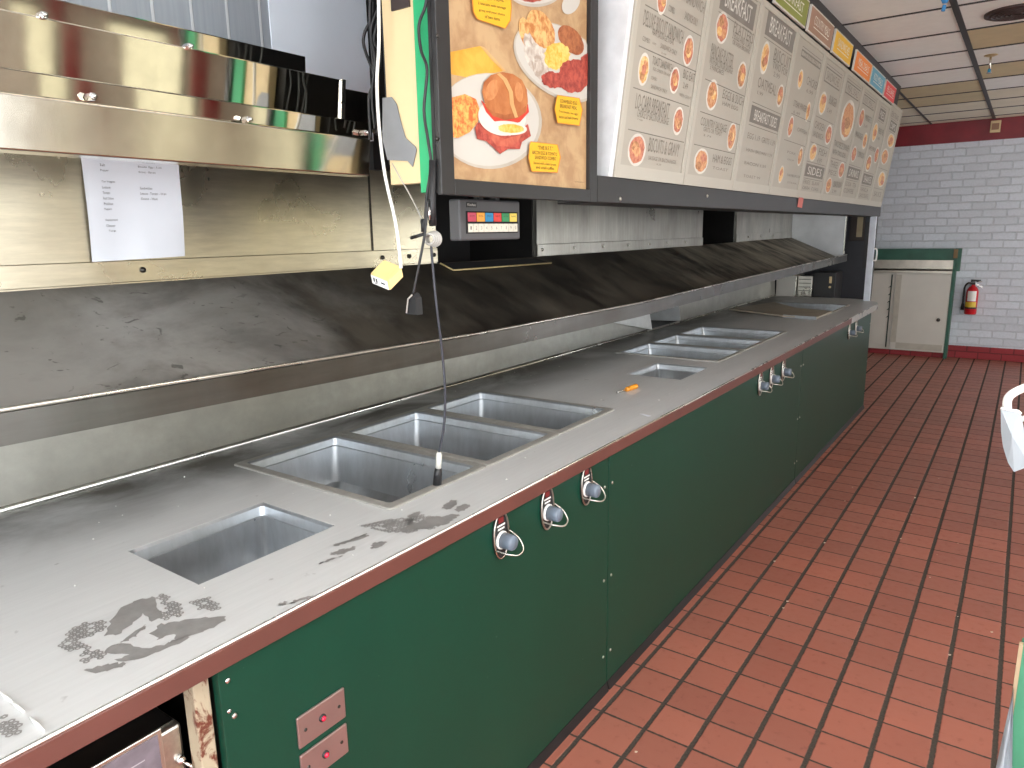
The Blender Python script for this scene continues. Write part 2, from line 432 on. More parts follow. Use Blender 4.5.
# far wall: painted brick, red band and red base tile
struct(MB().box(R_['x0'] - .2, R_['x1'] + .2, R_['y1'], R_['y1'] + .2, 0, 2.9).build('wall_far', BRICK))
struct(MB().box(R_['x0'], R_['x1'], R_['y1'] - .02, R_['y1'], 2.655, 2.9, None, .004).build('trim_1', REDBAND))
struct(MB().box(R_['x0'], R_['x1'], R_['y1'] - .035, R_['y1'], 0, .155, None, .008).build('baseboard_far', REDTILE))
struct(MB().box(R_['x0'] - .2, R_['x0'], R_['y0'] - .2, R_['y1'], 0, 2.9).build('wall_left', VOID))
def pierced(name, horiz, a0, a1, plane0, plane1, wins, mat):
    wins = sorted(wins); m = MB()
    def bx(b0, b1, z0, z1):
        if horiz == 'y': m.box(plane0, plane1, b0, b1, z0, z1)
        else: m.box(b0, b1, plane0, plane1, z0, z1)
    cur = a0
    for w0, w1, z0, z1 in wins:
        bx(cur, w0, 0, 2.9); bx(w0, w1, 0, z0); bx(w0, w1, z1, 2.9); cur = w1
    bx(cur, a1, 0, 2.9)
    return struct(m.build(name, mat))
CREAMW = plain('grey_wall_paint', (186, 180, 168), .6, 0, .04, 2)
pierced('wall_right', 'y', R_['y0'] - .2, R_['y1'], R_['x1'], R_['x1'] + .15, [w[1:] for w in WIN if w[0] == 'right'], CREAMW)
pierced('wall_near', 'x', R_['x0'], R_['x1'], R_['y0'] - .15, R_['y0'], [w[1:] for w in WIN if w[0] == 'near'], CREAMW)
struct(MB().box(R_['x1'] - .02, R_['x1'], R_['y0'], R_['y1'], 2.655, 2.9).build('trim_2', REDBAND))
struct(MB().box(R_['x0'], R_['x1'], R_['y0'], R_['y0'] + .02, 2.655, 2.9).build('trim_3', REDBAND))
struct(MB().box(R_['x1'] - .05, R_['x1'], 2.955, 3.07, 0, 2.655).box(R_['x1'] - .05, R_['x1'], 4.055, 4.2, 0, 2.655).build('trim_9', REDBAND))
for i, (w, a0, a1, z0, z1) in enumerate(WIN):
    f = MB(); g = MB(); t = .05
    def bx(mb, b0, b1, c0, c1, d0=.03, d1=.10):
        if w == 'right': mb.box(R_['x1'] + d0, R_['x1'] + d1, b0, b1, c0, c1)
        else: mb.box(b0, b1, R_['y0'] - d1, R_['y0'] - d0, c0, c1)
    mid = (a0 + a1) / 2
    for b0, b1, c0, c1 in ((a0, a0 + t, z0, z1), (a1 - t, a1, z0, z1), (a0, a1, z0, z0 + t), (a0, a1, z1 - t, z1), (mid - t / 2, mid + t / 2, z0, z1)):
        if i in TINTED: 
            if b0 == mid - t / 2: continue
            b0, b1 = (b0, b0 + .02) if b0 == a0 and b1 < a1 else ((b1 - .02, b1) if b0 > a0 else (b0, b1))
        bx(f, b0, b1, c0, c1)
    bx(g, a0, a1, z0, z1, .06, .066)
    if i in TINTED: g.mats = [SHADE]; g.m = [0] * len(g.f)
    fo = struct(f.build('window_%d' % (i + 1), BLACKP)); g.build('glass', GLASS, fo)

# ================================================================== THE STEAM TABLE COUNTER
ZC = .955
HOLES = [(-1.626, -1.334, .727, 1.092), (-1.955, -1.305, 1.262, 2.488), (-1.585, -1.296, 3.205, 3.57), (-1.915, -1.312, 3.77, 5.10), (-1.96, -1.30, 6.25, 7.16)]
def slab(x0, x1, y0, y1, z0, z1, holes):
    m = MB(); xs = sorted({x0, x1} | {h[0] for h in holes} | {h[1] for h in holes}); ys = sorted({y0, y1} | {h[2] for h in holes} | {h[3] for h in holes})
    def solid(i, j):
        if i < 0 or j < 0 or i >= len(xs) - 1 or j >= len(ys) - 1: return False
        cx, cy = (xs[i] + xs[i + 1]) / 2, (ys[j] + ys[j + 1]) / 2
        return not any(h[0] < cx < h[1] and h[2] < cy < h[3] for h in holes)
    for i in range(len(xs) - 1):
        for j in range(len(ys) - 1):
            if not solid(i, j): continue
            a, b, c, d = xs[i], xs[i + 1], ys[j], ys[j + 1]
            m.poly([(a, c, z1), (b, c, z1), (b, d, z1), (a, d, z1)]); m.poly([(a, d, z0), (b, d, z0), (b, c, z0), (a, c, z0)])
            if not solid(i - 1, j): m.poly([(a, c, z0), (a, c, z1), (a, d, z1), (a, d, z0)])
            if not solid(i + 1, j): m.poly([(b, d, z0), (b, d, z1), (b, c, z1), (b, c, z0)])
            if not solid(i, j - 1): m.poly([(b, c, z0), (b, c, z1), (a, c, z1), (a, c, z0)])
            if not solid(i, j + 1): m.poly([(a, d, z0), (a, d, z1), (b, d, z1), (b, d, z0)])
    return m
XE = -1.092
wt = thing('worktop', (-1.6, 3.5, .9), 'long stained stainless steel counter top with square openings for pans', 'counter top')
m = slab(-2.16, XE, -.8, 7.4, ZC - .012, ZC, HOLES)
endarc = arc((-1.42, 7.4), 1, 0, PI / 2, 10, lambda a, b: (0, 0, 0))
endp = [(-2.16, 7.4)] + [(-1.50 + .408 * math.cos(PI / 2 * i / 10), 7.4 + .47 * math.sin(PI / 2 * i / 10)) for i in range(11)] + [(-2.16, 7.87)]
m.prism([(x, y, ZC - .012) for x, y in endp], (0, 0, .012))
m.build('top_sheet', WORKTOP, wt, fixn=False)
m = MB(); m.box(XE - .004, XE + .006, -.8, 6.2, ZC - .046, ZC - .006, None, .002)
o = m.build('edge_band', TRIM, wt); o['label'] = 'red brown edge band'
m = MB(); m.tube([(XE + .002, -.8, ZC - .003), (XE + .002, 7.4, ZC - .003)] , .0042, None, 6); m.build('edge_bead', RIMST, wt)
m = MB(); m.box(XE - .004, XE + .008, 6.2, 7.4, ZC - .05, ZC - .005, None, .002)
pts = [(-1.50 + .412 * math.cos(PI / 2 * i / 10), 7.4 + .474 * math.sin(PI / 2 * i / 10)) for i in range(11)] + [(-2.16, 7.874)]
for (a, b), (c, d) in zip(pts[:-1], pts[1:]): m.add([(a, b, ZC - .05), (c, d, ZC - .05), (c, d, ZC - .002), (a, b, ZC - .002)], [(0, 1, 2, 3)])
o = m.build('end_edge_band', STEEL, wt, fixn=False); o['label'] = 'bare steel edge on the rounded far end'
# dried greasy prints on the steel
SMUDGE = plain('dried_grease', (150, 148, 146), .45, .3, .12, 30)
def smear(mb, pxs, n=40, z=ZC + .0006):
    P = [onz(u, v, z) for u, v in pxs]; out = []
    for i in range(len(P)):
        a, b = P[i], P[(i + 1) % len(P)]
        for k in range(4): out.append(a + (b - a) * k / 4 + np.array([random.uniform(-.004, .004), random.uniform(-.004, .004), 0]))
    SMK[0] += 1
    mb.poly([(p[0], p[1], z + .00004 * SMK[0]) for p in out])
SMK = [0]
mb = MB()
smear(mb, [(111, 621), (122, 608), (140, 599), (154, 596), (158, 606), (164, 617), (152, 621), (143, 614), (133, 622), (119, 634), (106, 636)])
smear(mb, [(150, 634), (160, 624), (180, 621), (205, 617), (226, 616), (228, 620), (215, 627), (196, 634), (180, 641), (172, 634), (158, 640)])
smear(mb, [(105, 653), (113, 644), (124, 643), (142, 649), (160, 646), (174, 640), (190, 634), (186, 640), (160, 652), (138, 660), (114, 661), (128, 655)])
smear(mb, [(118, 643), (135, 631), (144, 625), (146, 627), (134, 637), (124, 642)])
smear(mb, [(84, 670), (100, 667), (116, 663), (128, 664), (118, 669), (98, 673)])
for cx, cy, w, h in [(345, 551, 12, 3), (377, 545, 9, 3), (352, 540, 20, 1.5), (338, 552, 8, 2), (430, 522, 14, 6), (415, 515, 7, 3), (445, 520, 16, 4), (462, 508, 9, 3), (390, 524, 10, 2), (418, 526, 22, 3), (300, 600, 12, 1.5), (450, 505, 8, 4), (330, 560, 12, 1.2), (283, 604, 4, 1.5)]:
    smear(mb, [(cx + w * math.cos(t) * random.uniform(.7, 1.1), cy - .3 * w * math.cos(t) + h * math.sin(t) * random.uniform(.7, 1.2)) for t in [2 * PI * k / 9 for k in range(9)]])
def inside(p, P):
    c = False; n = len(P)
    for i in range(n):
        a, b = P[i], P[i - 1]
        if (a[1] > p[1]) != (b[1] > p[1]) and p[0] < (b[0] - a[0]) * (p[1] - a[1]) / (b[1] - a[1]) + a[0]: c = not c
    return c
def honey(mb, px, size=.0058, ang=2.2):
    z = ZC + .0006; P = [onz(u, v, z) for u, v in px]; c = sum(P) / len(P)
    for i in range(-16, 17):
        for j in range(-16, 17):
            x = (i + .5 * (j % 2)) * size * 1.8; y = j * size * 1.56
            X = c[0] + x * math.cos(ang) - y * math.sin(ang); Y = c[1] + x * math.sin(ang) + y * math.cos(ang)
            if not inside((X, Y), P) or random.random() < .1: continue
            ro, ri = size * 1.0, size * random.uniform(.3, .5)
            o_ = [(X + ro * math.cos(PI / 3 * k + ang + .52), Y + ro * math.sin(PI / 3 * k + ang + .52), z) for k in range(6)]
            i_ = [(X + ri * math.cos(PI / 3 * k + ang + .52), Y + ri * math.sin(PI / 3 * k + ang + .52), z) for k in range(6)]
            mb.add(o_ + i_, [(k, (k + 1) % 6, 6 + (k + 1) % 6, 6 + k) for k in range(6)])
honey(mb, [(58, 649), (70, 628), (86, 622), (104, 621), (106, 628), (92, 635), (78, 640), (88, 645), (92, 650), (70, 653)])
honey(mb, [(80, 663), (82, 650), (96, 648), (108, 652), (100, 660)])
honey(mb, [(154, 597), (162, 594), (180, 603), (183, 611), (176, 619), (160, 620), (158, 612), (166, 608)])
honey(mb, [(191, 602), (206, 597), (214, 599), (222, 608), (214, 611), (200, 610)])
honey(mb, [(360, 526), (385, 520), (410, 517), (424, 528), (410, 533), (384, 532)]); honey(mb, [(405, 520), (425, 514), (448, 520), (430, 530), (412, 528)]); honey(mb, [(-4, 728), (4, 716), (20, 722), (24, 732), (8, 742)])
o = mb.build('grease_print', SMUDGE, wt, fixn=False); o['label'] = 'dried greasy tread prints'; o['kind'] = 'stuff'
mb = MB()
for _ in range(60):
    x = random.uniform(-2.1, -1.12); y = random.uniform(.2, 3.5); r = random.uniform(.0012, .003)
    if any(h[0] - .01 < x < h[1] + .01 and h[2] - .01 < y < h[3] + .01 for h in HOLES): continue
    mb.lathe([(r, 0), (r * .8, r * .6), (.0002, r * .9)], (x, y, ZC), (0, 0, 1), None, 6)
for p, q in [((0, 692), (12, 702)), ((12, 702), (24, 712)), ((30, 717), (44, 731))]:
    a = onz(*p, ZC + .003); b = onz(*q, ZC + .003); mb.tube([a, (a + b) / 2, b], [.0012, .003, .0018], None, 6)
o = mb.build('crumb', WHITE, wt); o['kind'] = 'stuff'

# cabinets under the counter
CABX = -1.100
def control(cab, y, zc=.851):
    """thermostat: oval plate, dial knob, wire guard"""
    m = MB(); ov = []
    for i in range(28):
        t = 2 * PI * i / 28; ov.append((CABX, y + .033 * math.cos(t), zc + .068 * math.sin(t) * (1 if abs(math.sin(t)) < 2 else 1)))
    m.prism(ov, (.006, 0, 0)); p = m.build('control_plate', BLACKP, cab); p['label'] = 'oval thermostat plate with dial and wire guard'
    m = MB(); m.tube([(CABX + .007, y + .033 * math.cos(2 * PI * i / 28), zc + .068 * math.sin(2 * PI * i / 28)) for i in range(28)], .003, None, 6, True); m.build('plate_rim', STEEL, p)
    m = MB(); m.box(CABX + .006, CABX + .0068, y - .018, y + .018, zc + .026, zc + .031); m.box(CABX + .006, CABX + .0068, y - .015, y + .015, zc + .016, zc + .021)
    m.build('label_mark', WHITE, p)
    m = MB(); m.box(CABX + .006, CABX + .007, y - .011, y + .011, zc + .036, zc + .052); m.build('indicator_lens', plain('dull_red_lens', (120, 40, 42), .3), p)
    m = MB(); m.lathe([(.026, .006), (.026, .011), (.023, .013)], (CABX, y, zc - .014), (1, 0, 0), None, 20); m.build('dial_ring', WHITE, p)
    m = MB(); m.lathe([(.0225, .013), (.0215, .046), (.019, .050)], (CABX, y, zc - .014), (1, 0, 0), None, 20); m.build('dial_knob', plain('grey_blue_knob', (108, 120, 134), .35), p)
    m = MB(); m.tube(smooth_path([(CABX + .008, y - .028, zc - .036), (CABX + .045, y - .020, zc - .040), (CABX + .062, y + .004, zc - .046), (CABX + .060, y + .028, zc - .036), (CABX + .040, y + .034, zc - .012), (CABX + .010, y + .030, zc + .006)], 6), .0026, None, 8)
    m.build('wire_guard', STEEL, p)
def cabinet(y0, y1, label, ctl, panel=True):
    cab = thing('counter_cabinet', ((CABX - .5), (y0 + y1) / 2, 0), label, 'cabinet', 'cabinets under the counter')
    m = MB(); m.box(-2.12, -2.10, y0 + .004, y1 - .004, .06, .94); m.box(-2.10, CABX - .022, y0 + .004, y0 + .02, .06, .94)
    m.box(-2.10, CABX - .022, y1 - .02, y1 - .004, .06, .94); m.box(-2.10, CABX - .022, y0 + .02, y1 - .02, .06, .08)
    m.build('carcass', DARKST, cab)
    m = MB(); m.box(-2.1, CABX - .03, y0 + .004, y1 - .004, 0, .06); m.build('plinth', VOID, cab)
    if panel:
        m = MB(); m.box(CABX - .022, CABX, y0 + .0025, y1 - .0025, .03, .942, None, .002); m.build('front_panel', GREEN, cab)
        for z in (.15, .45, .80):
            for y in (y0 + .025, y1 - .03): MB().lathe([(.006, 0), (.005, .003), (.001, .004)], (CABX, y, z), (1, 0, 0), None, 10).build('screw', STEEL, cab)
        m = MB(); m.prism([(CABX - .002, y0 + .004, 0), (CABX + .012, y0 + .004, 0), (CABX + .002, y0 + .004, .032), (CABX - .002, y0 + .004, .032)], (0, y1 - y0 - .008, 0)); m.build('floor_strip', RUBBER, cab)
    for y in ctl: control(cab, y)
    return cab
c1 = cabinet(.612, 2.10, 'near green counter cabinet with two metal indicator plates below three dials', [1.462, 1.697, 1.934])
c2 = cabinet(2.10, 4.73, 'middle green counter cabinet with three dials at its far end', [3.815, 4.025, 4.265])
c3 = cabinet(4.73, 7.18, 'far green counter cabinet by the rounded counter end, two dials', [6.17, 6.45])
PLATE = plain('pinkish_steel_plate', (176, 150, 146), .36, .8, .06)
for z0 in (.643, .556):
    m = MB(); m.box(CABX, CABX + .006, .765, .889, z0 - .0, z0 + .072, None, .004); p = m.build('indicator_plate', PLATE, c1)
    p['label'] = ('upper' if z0 > .6 else 'lower') + ' metal plate with red pilot light'
    m = MB(); m.lathe([(.0085, .004), (.0085, .009), (.0065, .0105)], (CABX, .826, z0 + .037), (1, 0, 0), BLACKP, 14); m.build('lamp_ring', None, p)
    m = MB(); m.lathe([(.006, .009), (.0052, .013), (.002, .0155)], (CABX, .826, z0 + .037), (1, 0, 0), None, 14); m.build('pilot_lamp', plain('red_lamp_lens', (214, 36, 66), .2), p)
    for y in (.783, .871):
        m = MB(); m.lathe([(.0042, .004), (.0035, .0075), (.001, .008)], (CABX, y, z0 + .036), (1, 0, 0), None, 10); m.build('plate_screw', DARKST, p)
m = MB(); m.lathe([(.006, 0), (.005, .002), (.001, .003)], (CABX, .632, .875), (1, 0, 0), CHROME, 10); m.lathe([(.005, 0), (.004, .002), (.001, .003)], (CABX, .628, .815), (1, 0, 0), CHROME, 10); m.build('corner_screw', None, c1)
# open bay with a rusty post and a steel unit in it
bay = thing('open_counter_bay', (-1.6, 0, 0), 'open bay at the near counter end with a rusty cream post', 'counter bay')
m = MB(); m.box(-2.12, -2.10, -.8, .60, 0, .94); m.box(-2.10, -1.18, -.8, -.78, 0, .94); m.box(-2.10, -1.16, -.78, .60, .0, .03); m.build('carcass', DARKST, bay)
m = MB(); m.box(-1.155, -1.118, .576, .607, 0, .942, None, .003); o = m.build('post', RUST, bay); o['label'] = 'cream painted post flaking with rust'
un = thing('undercounter_unit', (-1.6, .1, .03), 'stainless steel unit with printed panel under the near counter end', 'appliance')
m = MB(); m.box(-1.95, -1.165, -.55, .572, .03, .800, None, .006); m.build('housing', STEEL, un)
m = MB(); m.box(-1.94, -1.18, -.54, .566, .80, .803); m.build('top_cover', LIPST, un)
PL = plain('grey_printed_panel', (112, 104, 112), .4, 0, .2, 40)
XU = -1.165; q_ = onx(160, 727, XU); py, pz = float(q_[1]), float(q_[2])
m = MB(); m.box(XU, XU + .004, -.40, py, pz - .17, pz, None, .002); fp = m.build('control_panel', RIMST, un)
m = MB(); m.box(XU + .004, XU + .005, -.39, py - .008, pz - .163, pz - .008); m.build('printed_sheet', PL, fp)
m = MB()
for k in range(5): m.box(XU + .005, XU + .0054, py - .17, py - .035 - .02 * (k % 2), pz - .042 - .011 * k, pz - .040 - .011 * k, plain('pale_print', (176, 170, 176), .6))
m.box(XU + .005, XU + .0055, py - .15, py - .075, pz - .068, pz - .06, plain('red_print', (190, 40, 70), .5)); m.build('print', None, fp)
q_ = onx(180, 759, XU); cy_, cz_ = float(q_[1]), float(q_[2])
m = MB(); m.lathe([(.009, 0), (.009, .006), (.006, .010), (.002, .012)], (XU, cy_, cz_), (1, 0, 0), None, 16); m.tube([(XU + .008, cy_, cz_), (XU + .02, cy_ + .008, cz_ - .01), (XU + .022, cy_ + .012, cz_ - .03)], .003, None, 8); m.build('catch', CHROME, un)

# pans let into the worktop
def pan(x0, x1, y0, y1, depth, rim, label, cat='pan', group='pans in the counter', taper=.028, rim_h=.006, holeonly=False, name='steam_table_pan'):
    root = thing(name, ((x0 + x1) / 2, (y0 + y1) / 2, ZC - depth), label, cat, group)
    m = MB(); zt = ZC + rim_h if rim else ZC - .0005; zb = ZC - depth
    def ring(ix, z, r=.02, n=5):
        a0, a1, b0, b1 = x0 + ix, x1 - ix, y0 + ix, y1 - ix; out = []
        for cx, cy, s in ((a1 - r, b1 - r, 0), (a0 + r, b1 - r, 1), (a0 + r, b0 + r, 2), (a1 - r, b0 + r, 3)):
            for k in range(n + 1):
                t = PI / 2 * (s + k / n); out.append((cx + r * math.cos(t), cy + r * math.sin(t), z))
        return out
    rings = [ring(rim, zt, .012), ring(rim + .006, zt - .006, .012), ring(rim + .010, zt - .03, .014), ring(rim + .013, zt - .032, .016), ring(rim + taper, zb + .02, .03), ring(rim + taper + .02, zb, .03), ring(rim + taper + .0185, zb - .002, .03), ring(rim + taper - .002, zb + .018, .03), ring(rim + .011, zt - .034, .016), ring(rim + .004, zt - .012, .012)]
    vs = [p for r in rings for p in r]; n = len(rings[0]); fs = []
    for i in range(5):
        for k in range(n): fs.append((i * n + k, i * n + (k + 1) % n, (i + 1) * n + (k + 1) % n, (i + 1) * n + k))
    fs.append(tuple(5 * n + k for k in range(n)))
    m.add(vs[:6 * n], fs, None, False)
    m.build('basin', PANST, root, fixn=False)
    if rim:
        m = MB(); o_ = ring(0, zt - .002, .012); i_ = ring(rim, zt, .012); a_ = ring(.004, zt, .012)
        b_ = ring(0, ZC + .0002, .012); n = len(o_)
        vs = b_ + o_ + a_ + i_; fs = []
        for q in range(3):
            for k in range(n): fs.append((q * n + k, q * n + (k + 1) % n, (q + 1) * n + (k + 1) % n, (q + 1) * n + k))
        m.add(vs, fs); m.build('rim', RIMW, root, fixn=False)
    return root
pan(-1.626, -1.334, .727, 1.092, .2, 0, 'small rimless sunken pan nearest the camera end of the counter', taper=.006)
pan(-1.985, -1.288, 1.238, 1.660, .17, .028, 'wide rimmed pan nearest in the row of three large pans, cord hanging in it')
pan(-1.985, -1.288, 1.664, 2.084, .17, .028, 'wide rimmed pan in the middle of the row of three large pans')
pan(-1.985, -1.288, 2.088, 2.508, .17, .028, 'wide rimmed pan farthest in the row of three large pans, beyond the hanging cord')
pan(-1.585, -1.296, 3.205, 3.57, .12, 0, 'small sunken pan on its own before the three slim far pans', taper=.01)
pan(-1.93, -1.30, 3.745, 4.185, .12, .02, 'shallow pan nearest of the three slim far pans', taper=.02)
pan(-1.93, -1.30, 4.195, 4.625, .12, .02, 'shallow pan between two others in the far row', taper=.02)
pan(-1.93, -1.30, 4.64, 5.115, .12, .02, 'shallow pan farthest of the three slim far pans', taper=.02)
pan(-1.975, -1.285, 6.235, 7.175, .1, .02, 'shallow pan at the far counter end, partly covered by a flat lid', taper=.02)
lid = thing('pan_lid', (-1.7, 6.2, ZC + .006), 'flat dull steel lid lying across the far end pan', 'lid', None)
m = MB()
lp = [(-2.10, 6.25), (-1.56, 5.93), (-1.29, 5.90), (-1.285, 6.42), (-1.60, 6.55), (-1.92, 7.0)]
m.prism([(x, y, ZC + .0075) for x, y in lp], (0, 0, .012)); m.build('plate', steel('browned_lid_steel', (186, 176, 160), .35, .5, (4, 4, 4), dirt=(140, 130, 114), dirt_amt=.6, metal=.15), lid)
m = MB(); m.prism([(-1.55, 5.93, ZC + .001), (-1.29, 5.898, ZC + .001), (-1.29, 5.915, ZC + .001), (-1.55, 5.947, ZC + .001)], (0, 0, .024)); m.build('front_flange', PANST, lid)

# ------------------------------------------------------------------ slanted shelf behind the counter
LIPX = -1.5
ST = [(float(q[1]), float(q[2])) for q in (onx(u, v, LIPX) for u, v in [(0, 411), (160, 385.2), (320, 359.7), (480, 333.5), (640, 303.1), (740, 279.3), (848, 254.5)])]
ST = [(.12, ST[0][1] + .01)] + ST[:-1] + [(8.03, ST[-1][1])]
def lipx(y): return LIPX
def lipz(y):
    for (a, za), (b, zb) in zip(ST[:-1], ST[1:]):
        if y <= b: return za + (zb - za) * (y - a) / (b - a)
    return ST[-1][1]
YS = sorted([a for a, b in ST] + [.3, 2.5, 4.0, 5.6, 6.4, 7.2])
XB = -2.05; ZB = lambda y: 1.541 + max(0, y - 4.5) * .007
shelf = thing('slanted_shelf', (-1.9, 4.0, .95), 'long sloping dark greasy steel shelf running along behind the counter', 'shelf')
def strip(sec, ys=YS):
    m = MB(); rows = [sec(y) for y in ys]; k = len(rows[0])
    m.add([p for r in rows for p in r], [(i * k + j, i * k + j + 1, (i + 1) * k + j + 1, (i + 1) * k + j) for i in range(len(ys) - 1) for j in range(k - 1)])
    return m
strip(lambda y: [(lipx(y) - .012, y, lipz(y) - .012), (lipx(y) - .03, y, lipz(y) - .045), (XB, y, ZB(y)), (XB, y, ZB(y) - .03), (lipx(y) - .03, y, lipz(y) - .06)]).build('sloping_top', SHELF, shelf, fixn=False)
strip(lambda y: [(lipx(y) - .012, y, lipz(y) - .012), (lipx(y) - .004, y, lipz(y) - .002), (lipx(y), y, lipz(y) - .005), (lipx(y) + .001, y, lipz(y) - .066), (lipx(y) - .012, y, lipz(y) - .066), (lipx(y) - .012, y, lipz(y) - .012)]).build('front_lip', LIPST, shelf, fixn=False)
MB().tube([(lipx(y) - .001, y, lipz(y) + .001) for y in YS], .005, None, 6).build('lip_bead', RIMST, shelf)
def back(y0, y1):
    ys = sorted({y0, y1} | {y for y in YS if y0 < y < y1})
    return strip(lambda y: [(-2.168, y, ZC), (-2.184, y, 1.22), (-2.20, y, 1.22), (-2.20, y, ZC)], ys)
b1 = back(.12, 4.70); b2 = back(5.31, 7.92); b1.v += b2.v[:0]
k = len(b1.v); b1.v += b2.v; b1.f += [tuple(i + k for i in f) for f in b2.f]; b1.m += b2.m; b1.sm += b2.sm
b1.build('backsplash', SPLASH, shelf, fixn=False)
MB().tube([(-2.160, .12, ZC + .004), (-2.160, 7.9, ZC + .004)], .009, None, 8).build('base_cove', RIMST, shelf)
m = MB(); m.box(-2.46, -2.20, 4.66, 4.675, ZC - .01, 1.22); m.box(-2.46, -2.45, 4.66, 5.34, ZC - .01, 1.22); m.box(-2.46, -2.19, 4.66, 5.34, ZC - .02, ZC - .005)
m.build('chute_box', DARKST, shelf)
for q in ([(-2.178, 3.9, 1.13), (-2.160, 4.70, 1.14), (-2.146, 4.74, .962)], [(-2.185, 5.30, 1.14), (-2.45, 5.305, 1.14), (-2.45, 5.305, .955), (-2.165, 5.31, .96)]):
    m = MB(); m.prism(q, (0, .002, 0)); o = m.build('chute_wing', plain('bright_wing', (206, 208, 208), .4, .2), shelf); o['label'] = 'bright bent wing beside the chute opening'
# tray liner lying on the slope
ln = thing('tray_liner', (-1.85, 2.4, 1.45), 'dark liner sheet with pale front edge on the slope under the keypad box', 'liner')
def onslope(u, v):
    # intersection with the sloping plane between lip and wall
    p0 = np.array([LIPX - .03, 2.2, lipz(2.2) - .045]); n = np.cross(np.array([0, 1., 0]), np.array([XB - LIPX + .03, 0, ZB(2.2) - lipz(2.2) + .045])); n /= np.linalg.norm(n)
    if n[2] < 0: n = -n
    d = ray(u, v); t = (p0 - CAM).dot(n) / d.dot(n); return CAM + t * d + n * .004
q = [onslope(*p) for p in [(440, 265), (453, 272), (551, 264.5), (536, 259.5)]]
m = MB(); m.prism(q, (0.0, 0, .002)); m.build('sheet', VOID, ln)
m = MB(); m.tube([q[0] + (0, 0, .004), q[1] + (0, 0, .004), q[2] + (0, 0, .004)], .004, None, 6); m.build('edge_strip', plain('pale_brass_edge', (206, 186, 134), .4, .3), ln)

# ------------------------------------------------------------------ steel sheeting on the wall behind
def wallpanel(y0, y1, ztop, mat, label, bolts, seam=None, zb=None):
    zb = zb or ZB((y0 + y1) / 2)
    p = thing('steel_wall_panel', (XB, (y0 + y1) / 2, zb), label, 'wall panel', 'steel wall panels')
    m = MB(); m.box(XB - .02, XB, y0, y1, zb - .03, ztop); m.build('sheet', mat, p)
    m = MB(); m.box(XB, XB + .007, y0, y1, zb + .002, zb + .062, None, .002); s = m.build('bottom_strip', mat, p)
    for b in bolts:
        m = MB(); m.lathe([(.009, 0), (.008, .005), (.002, .008)], (XB + .007, b, zb + .034), (1, 0, 0), None, 10); m.build('bolt', DARKST if mat is WALLST else STEEL, s)
    if seam:
        m = MB(); m.box(XB, XB + .003, seam - .004, seam + .004, zb + .062, ztop); m.build('seam_strip', DARKST, p)
    return p
Yx = lambda u, v: float(onx(u, v, XB)[1])
wallpanel(.12, Yx(437, 264), 1.95, WALLST, 'big yellowish stained steel wall panel under the stepped hood', [Yx(142, 275), Yx(381, 258), Yx(408, 257), Yx(433, 259)], Yx(372, 240), 1.543)
wallpanel(Yx(537, 258), Yx(702, 245), 2.05, WALLST2, 'streaked grey steel wall panel between two dark gaps below the menus', [Yx(u, 250) for u in (541, 573, 602, 627, 648, 666, 684)], None, 1.541)
wallpanel(Yx(736, 241), 7.97, 2.05, WALLST2, 'steel wall panel at the far end of the slope beyond the dark gap', [Yx(u, 238) for u in (747, 760, 772)], None, 1.558)
ep = thing('shelf_end_closure', (-1.75, 8.0, 1.35), 'bright upright steel sheet closing the far end of the sloping shelf', 'steel sheet')
m = MB(); m.prism([(XB, 7.975, 1.56), (LIPX - .03, 7.975, lipz(7.97) - .045), (LIPX - .02, 7.975, 1.84), (XB, 7.975, 2.05)], (0, .012, 0)); m.build('sheet', plain('satin_end_sheet', (196, 198, 200), .4, .4, .12, 5), ep)
m = MB(); m.box(LIPX - .032, LIPX - .02, 7.965, 7.99, lipz(7.97) + .01, 1.84); m.build('edge_strip', RIMST, ep)
# recess behind the gaps, back sheet and cheeks coloured dark for its shade
struct(MB().box(-2.5, -2.48, 1.9, 6.4, 1.2, 2.2).build('trim_4', VOID))
ya, yb_, yc = Yx(537, 258), Yx(702, 245), Yx(736, 241)
rs = MB()
for y in (ya - .012, yb_ + .002, yc - .012, Yx(437, 264) + .002): rs.box(-2.48, XB - .021, y, y + .01, 1.5, 2.05)
struct(rs.build('trim_8', plain('shade_toned_recess_steel', (40, 39, 38), .35, .6)))

# equipment standing beyond the counter end under the shelf
eq = thing('service_box', (-2.1, 8.3, 0), 'white sided box under the shelf end beyond the counter', 'box')
m = MB(); m.box(-2.20, -1.99, 8.06, 8.4, 0, 1.16, None, .004); m.build('body', OFFW, eq)
m = MB(); m.box(-2.00, -1.985, 8.05, 8.06, .7, 1.15); m.build('hinge_strip', RIMST, eq)
eq = thing('service_box', (-1.9, 8.3, 0), 'grey ribbed steel box next to the white sided box', 'box')
m = MB(); m.box(-1.975, -1.83, 8.06, 8.4, 0, 1.16, None, .004); m.build('body', STEEL, eq)
for z in (1.0, 1.04, 1.08, 1.12):
    m = MB(); m.box(-1.965, -1.84, 8.052, 8.06, z, z + .008); m.build('rib', LIPST, eq)
eq = thing('service_box', (-1.7, 8.3, 0), 'black box with a small bright fitting at the far shelf end', 'box')
m = MB(); m.box(-1.82, -1.60, 8.06, 8.4, 0, 1.2, None, .004); m.build('body', BLACKP, eq)
m = MB(); m.box(-1.66, -1.635, 8.045, 8.06, 1.09, 1.16, None, .004); m.lathe([(.012, 0), (.012, .015)], (-1.65, 8.06, 1.05), (0, -1, 0), None, 10); m.build('fitting', CREAM, eq)
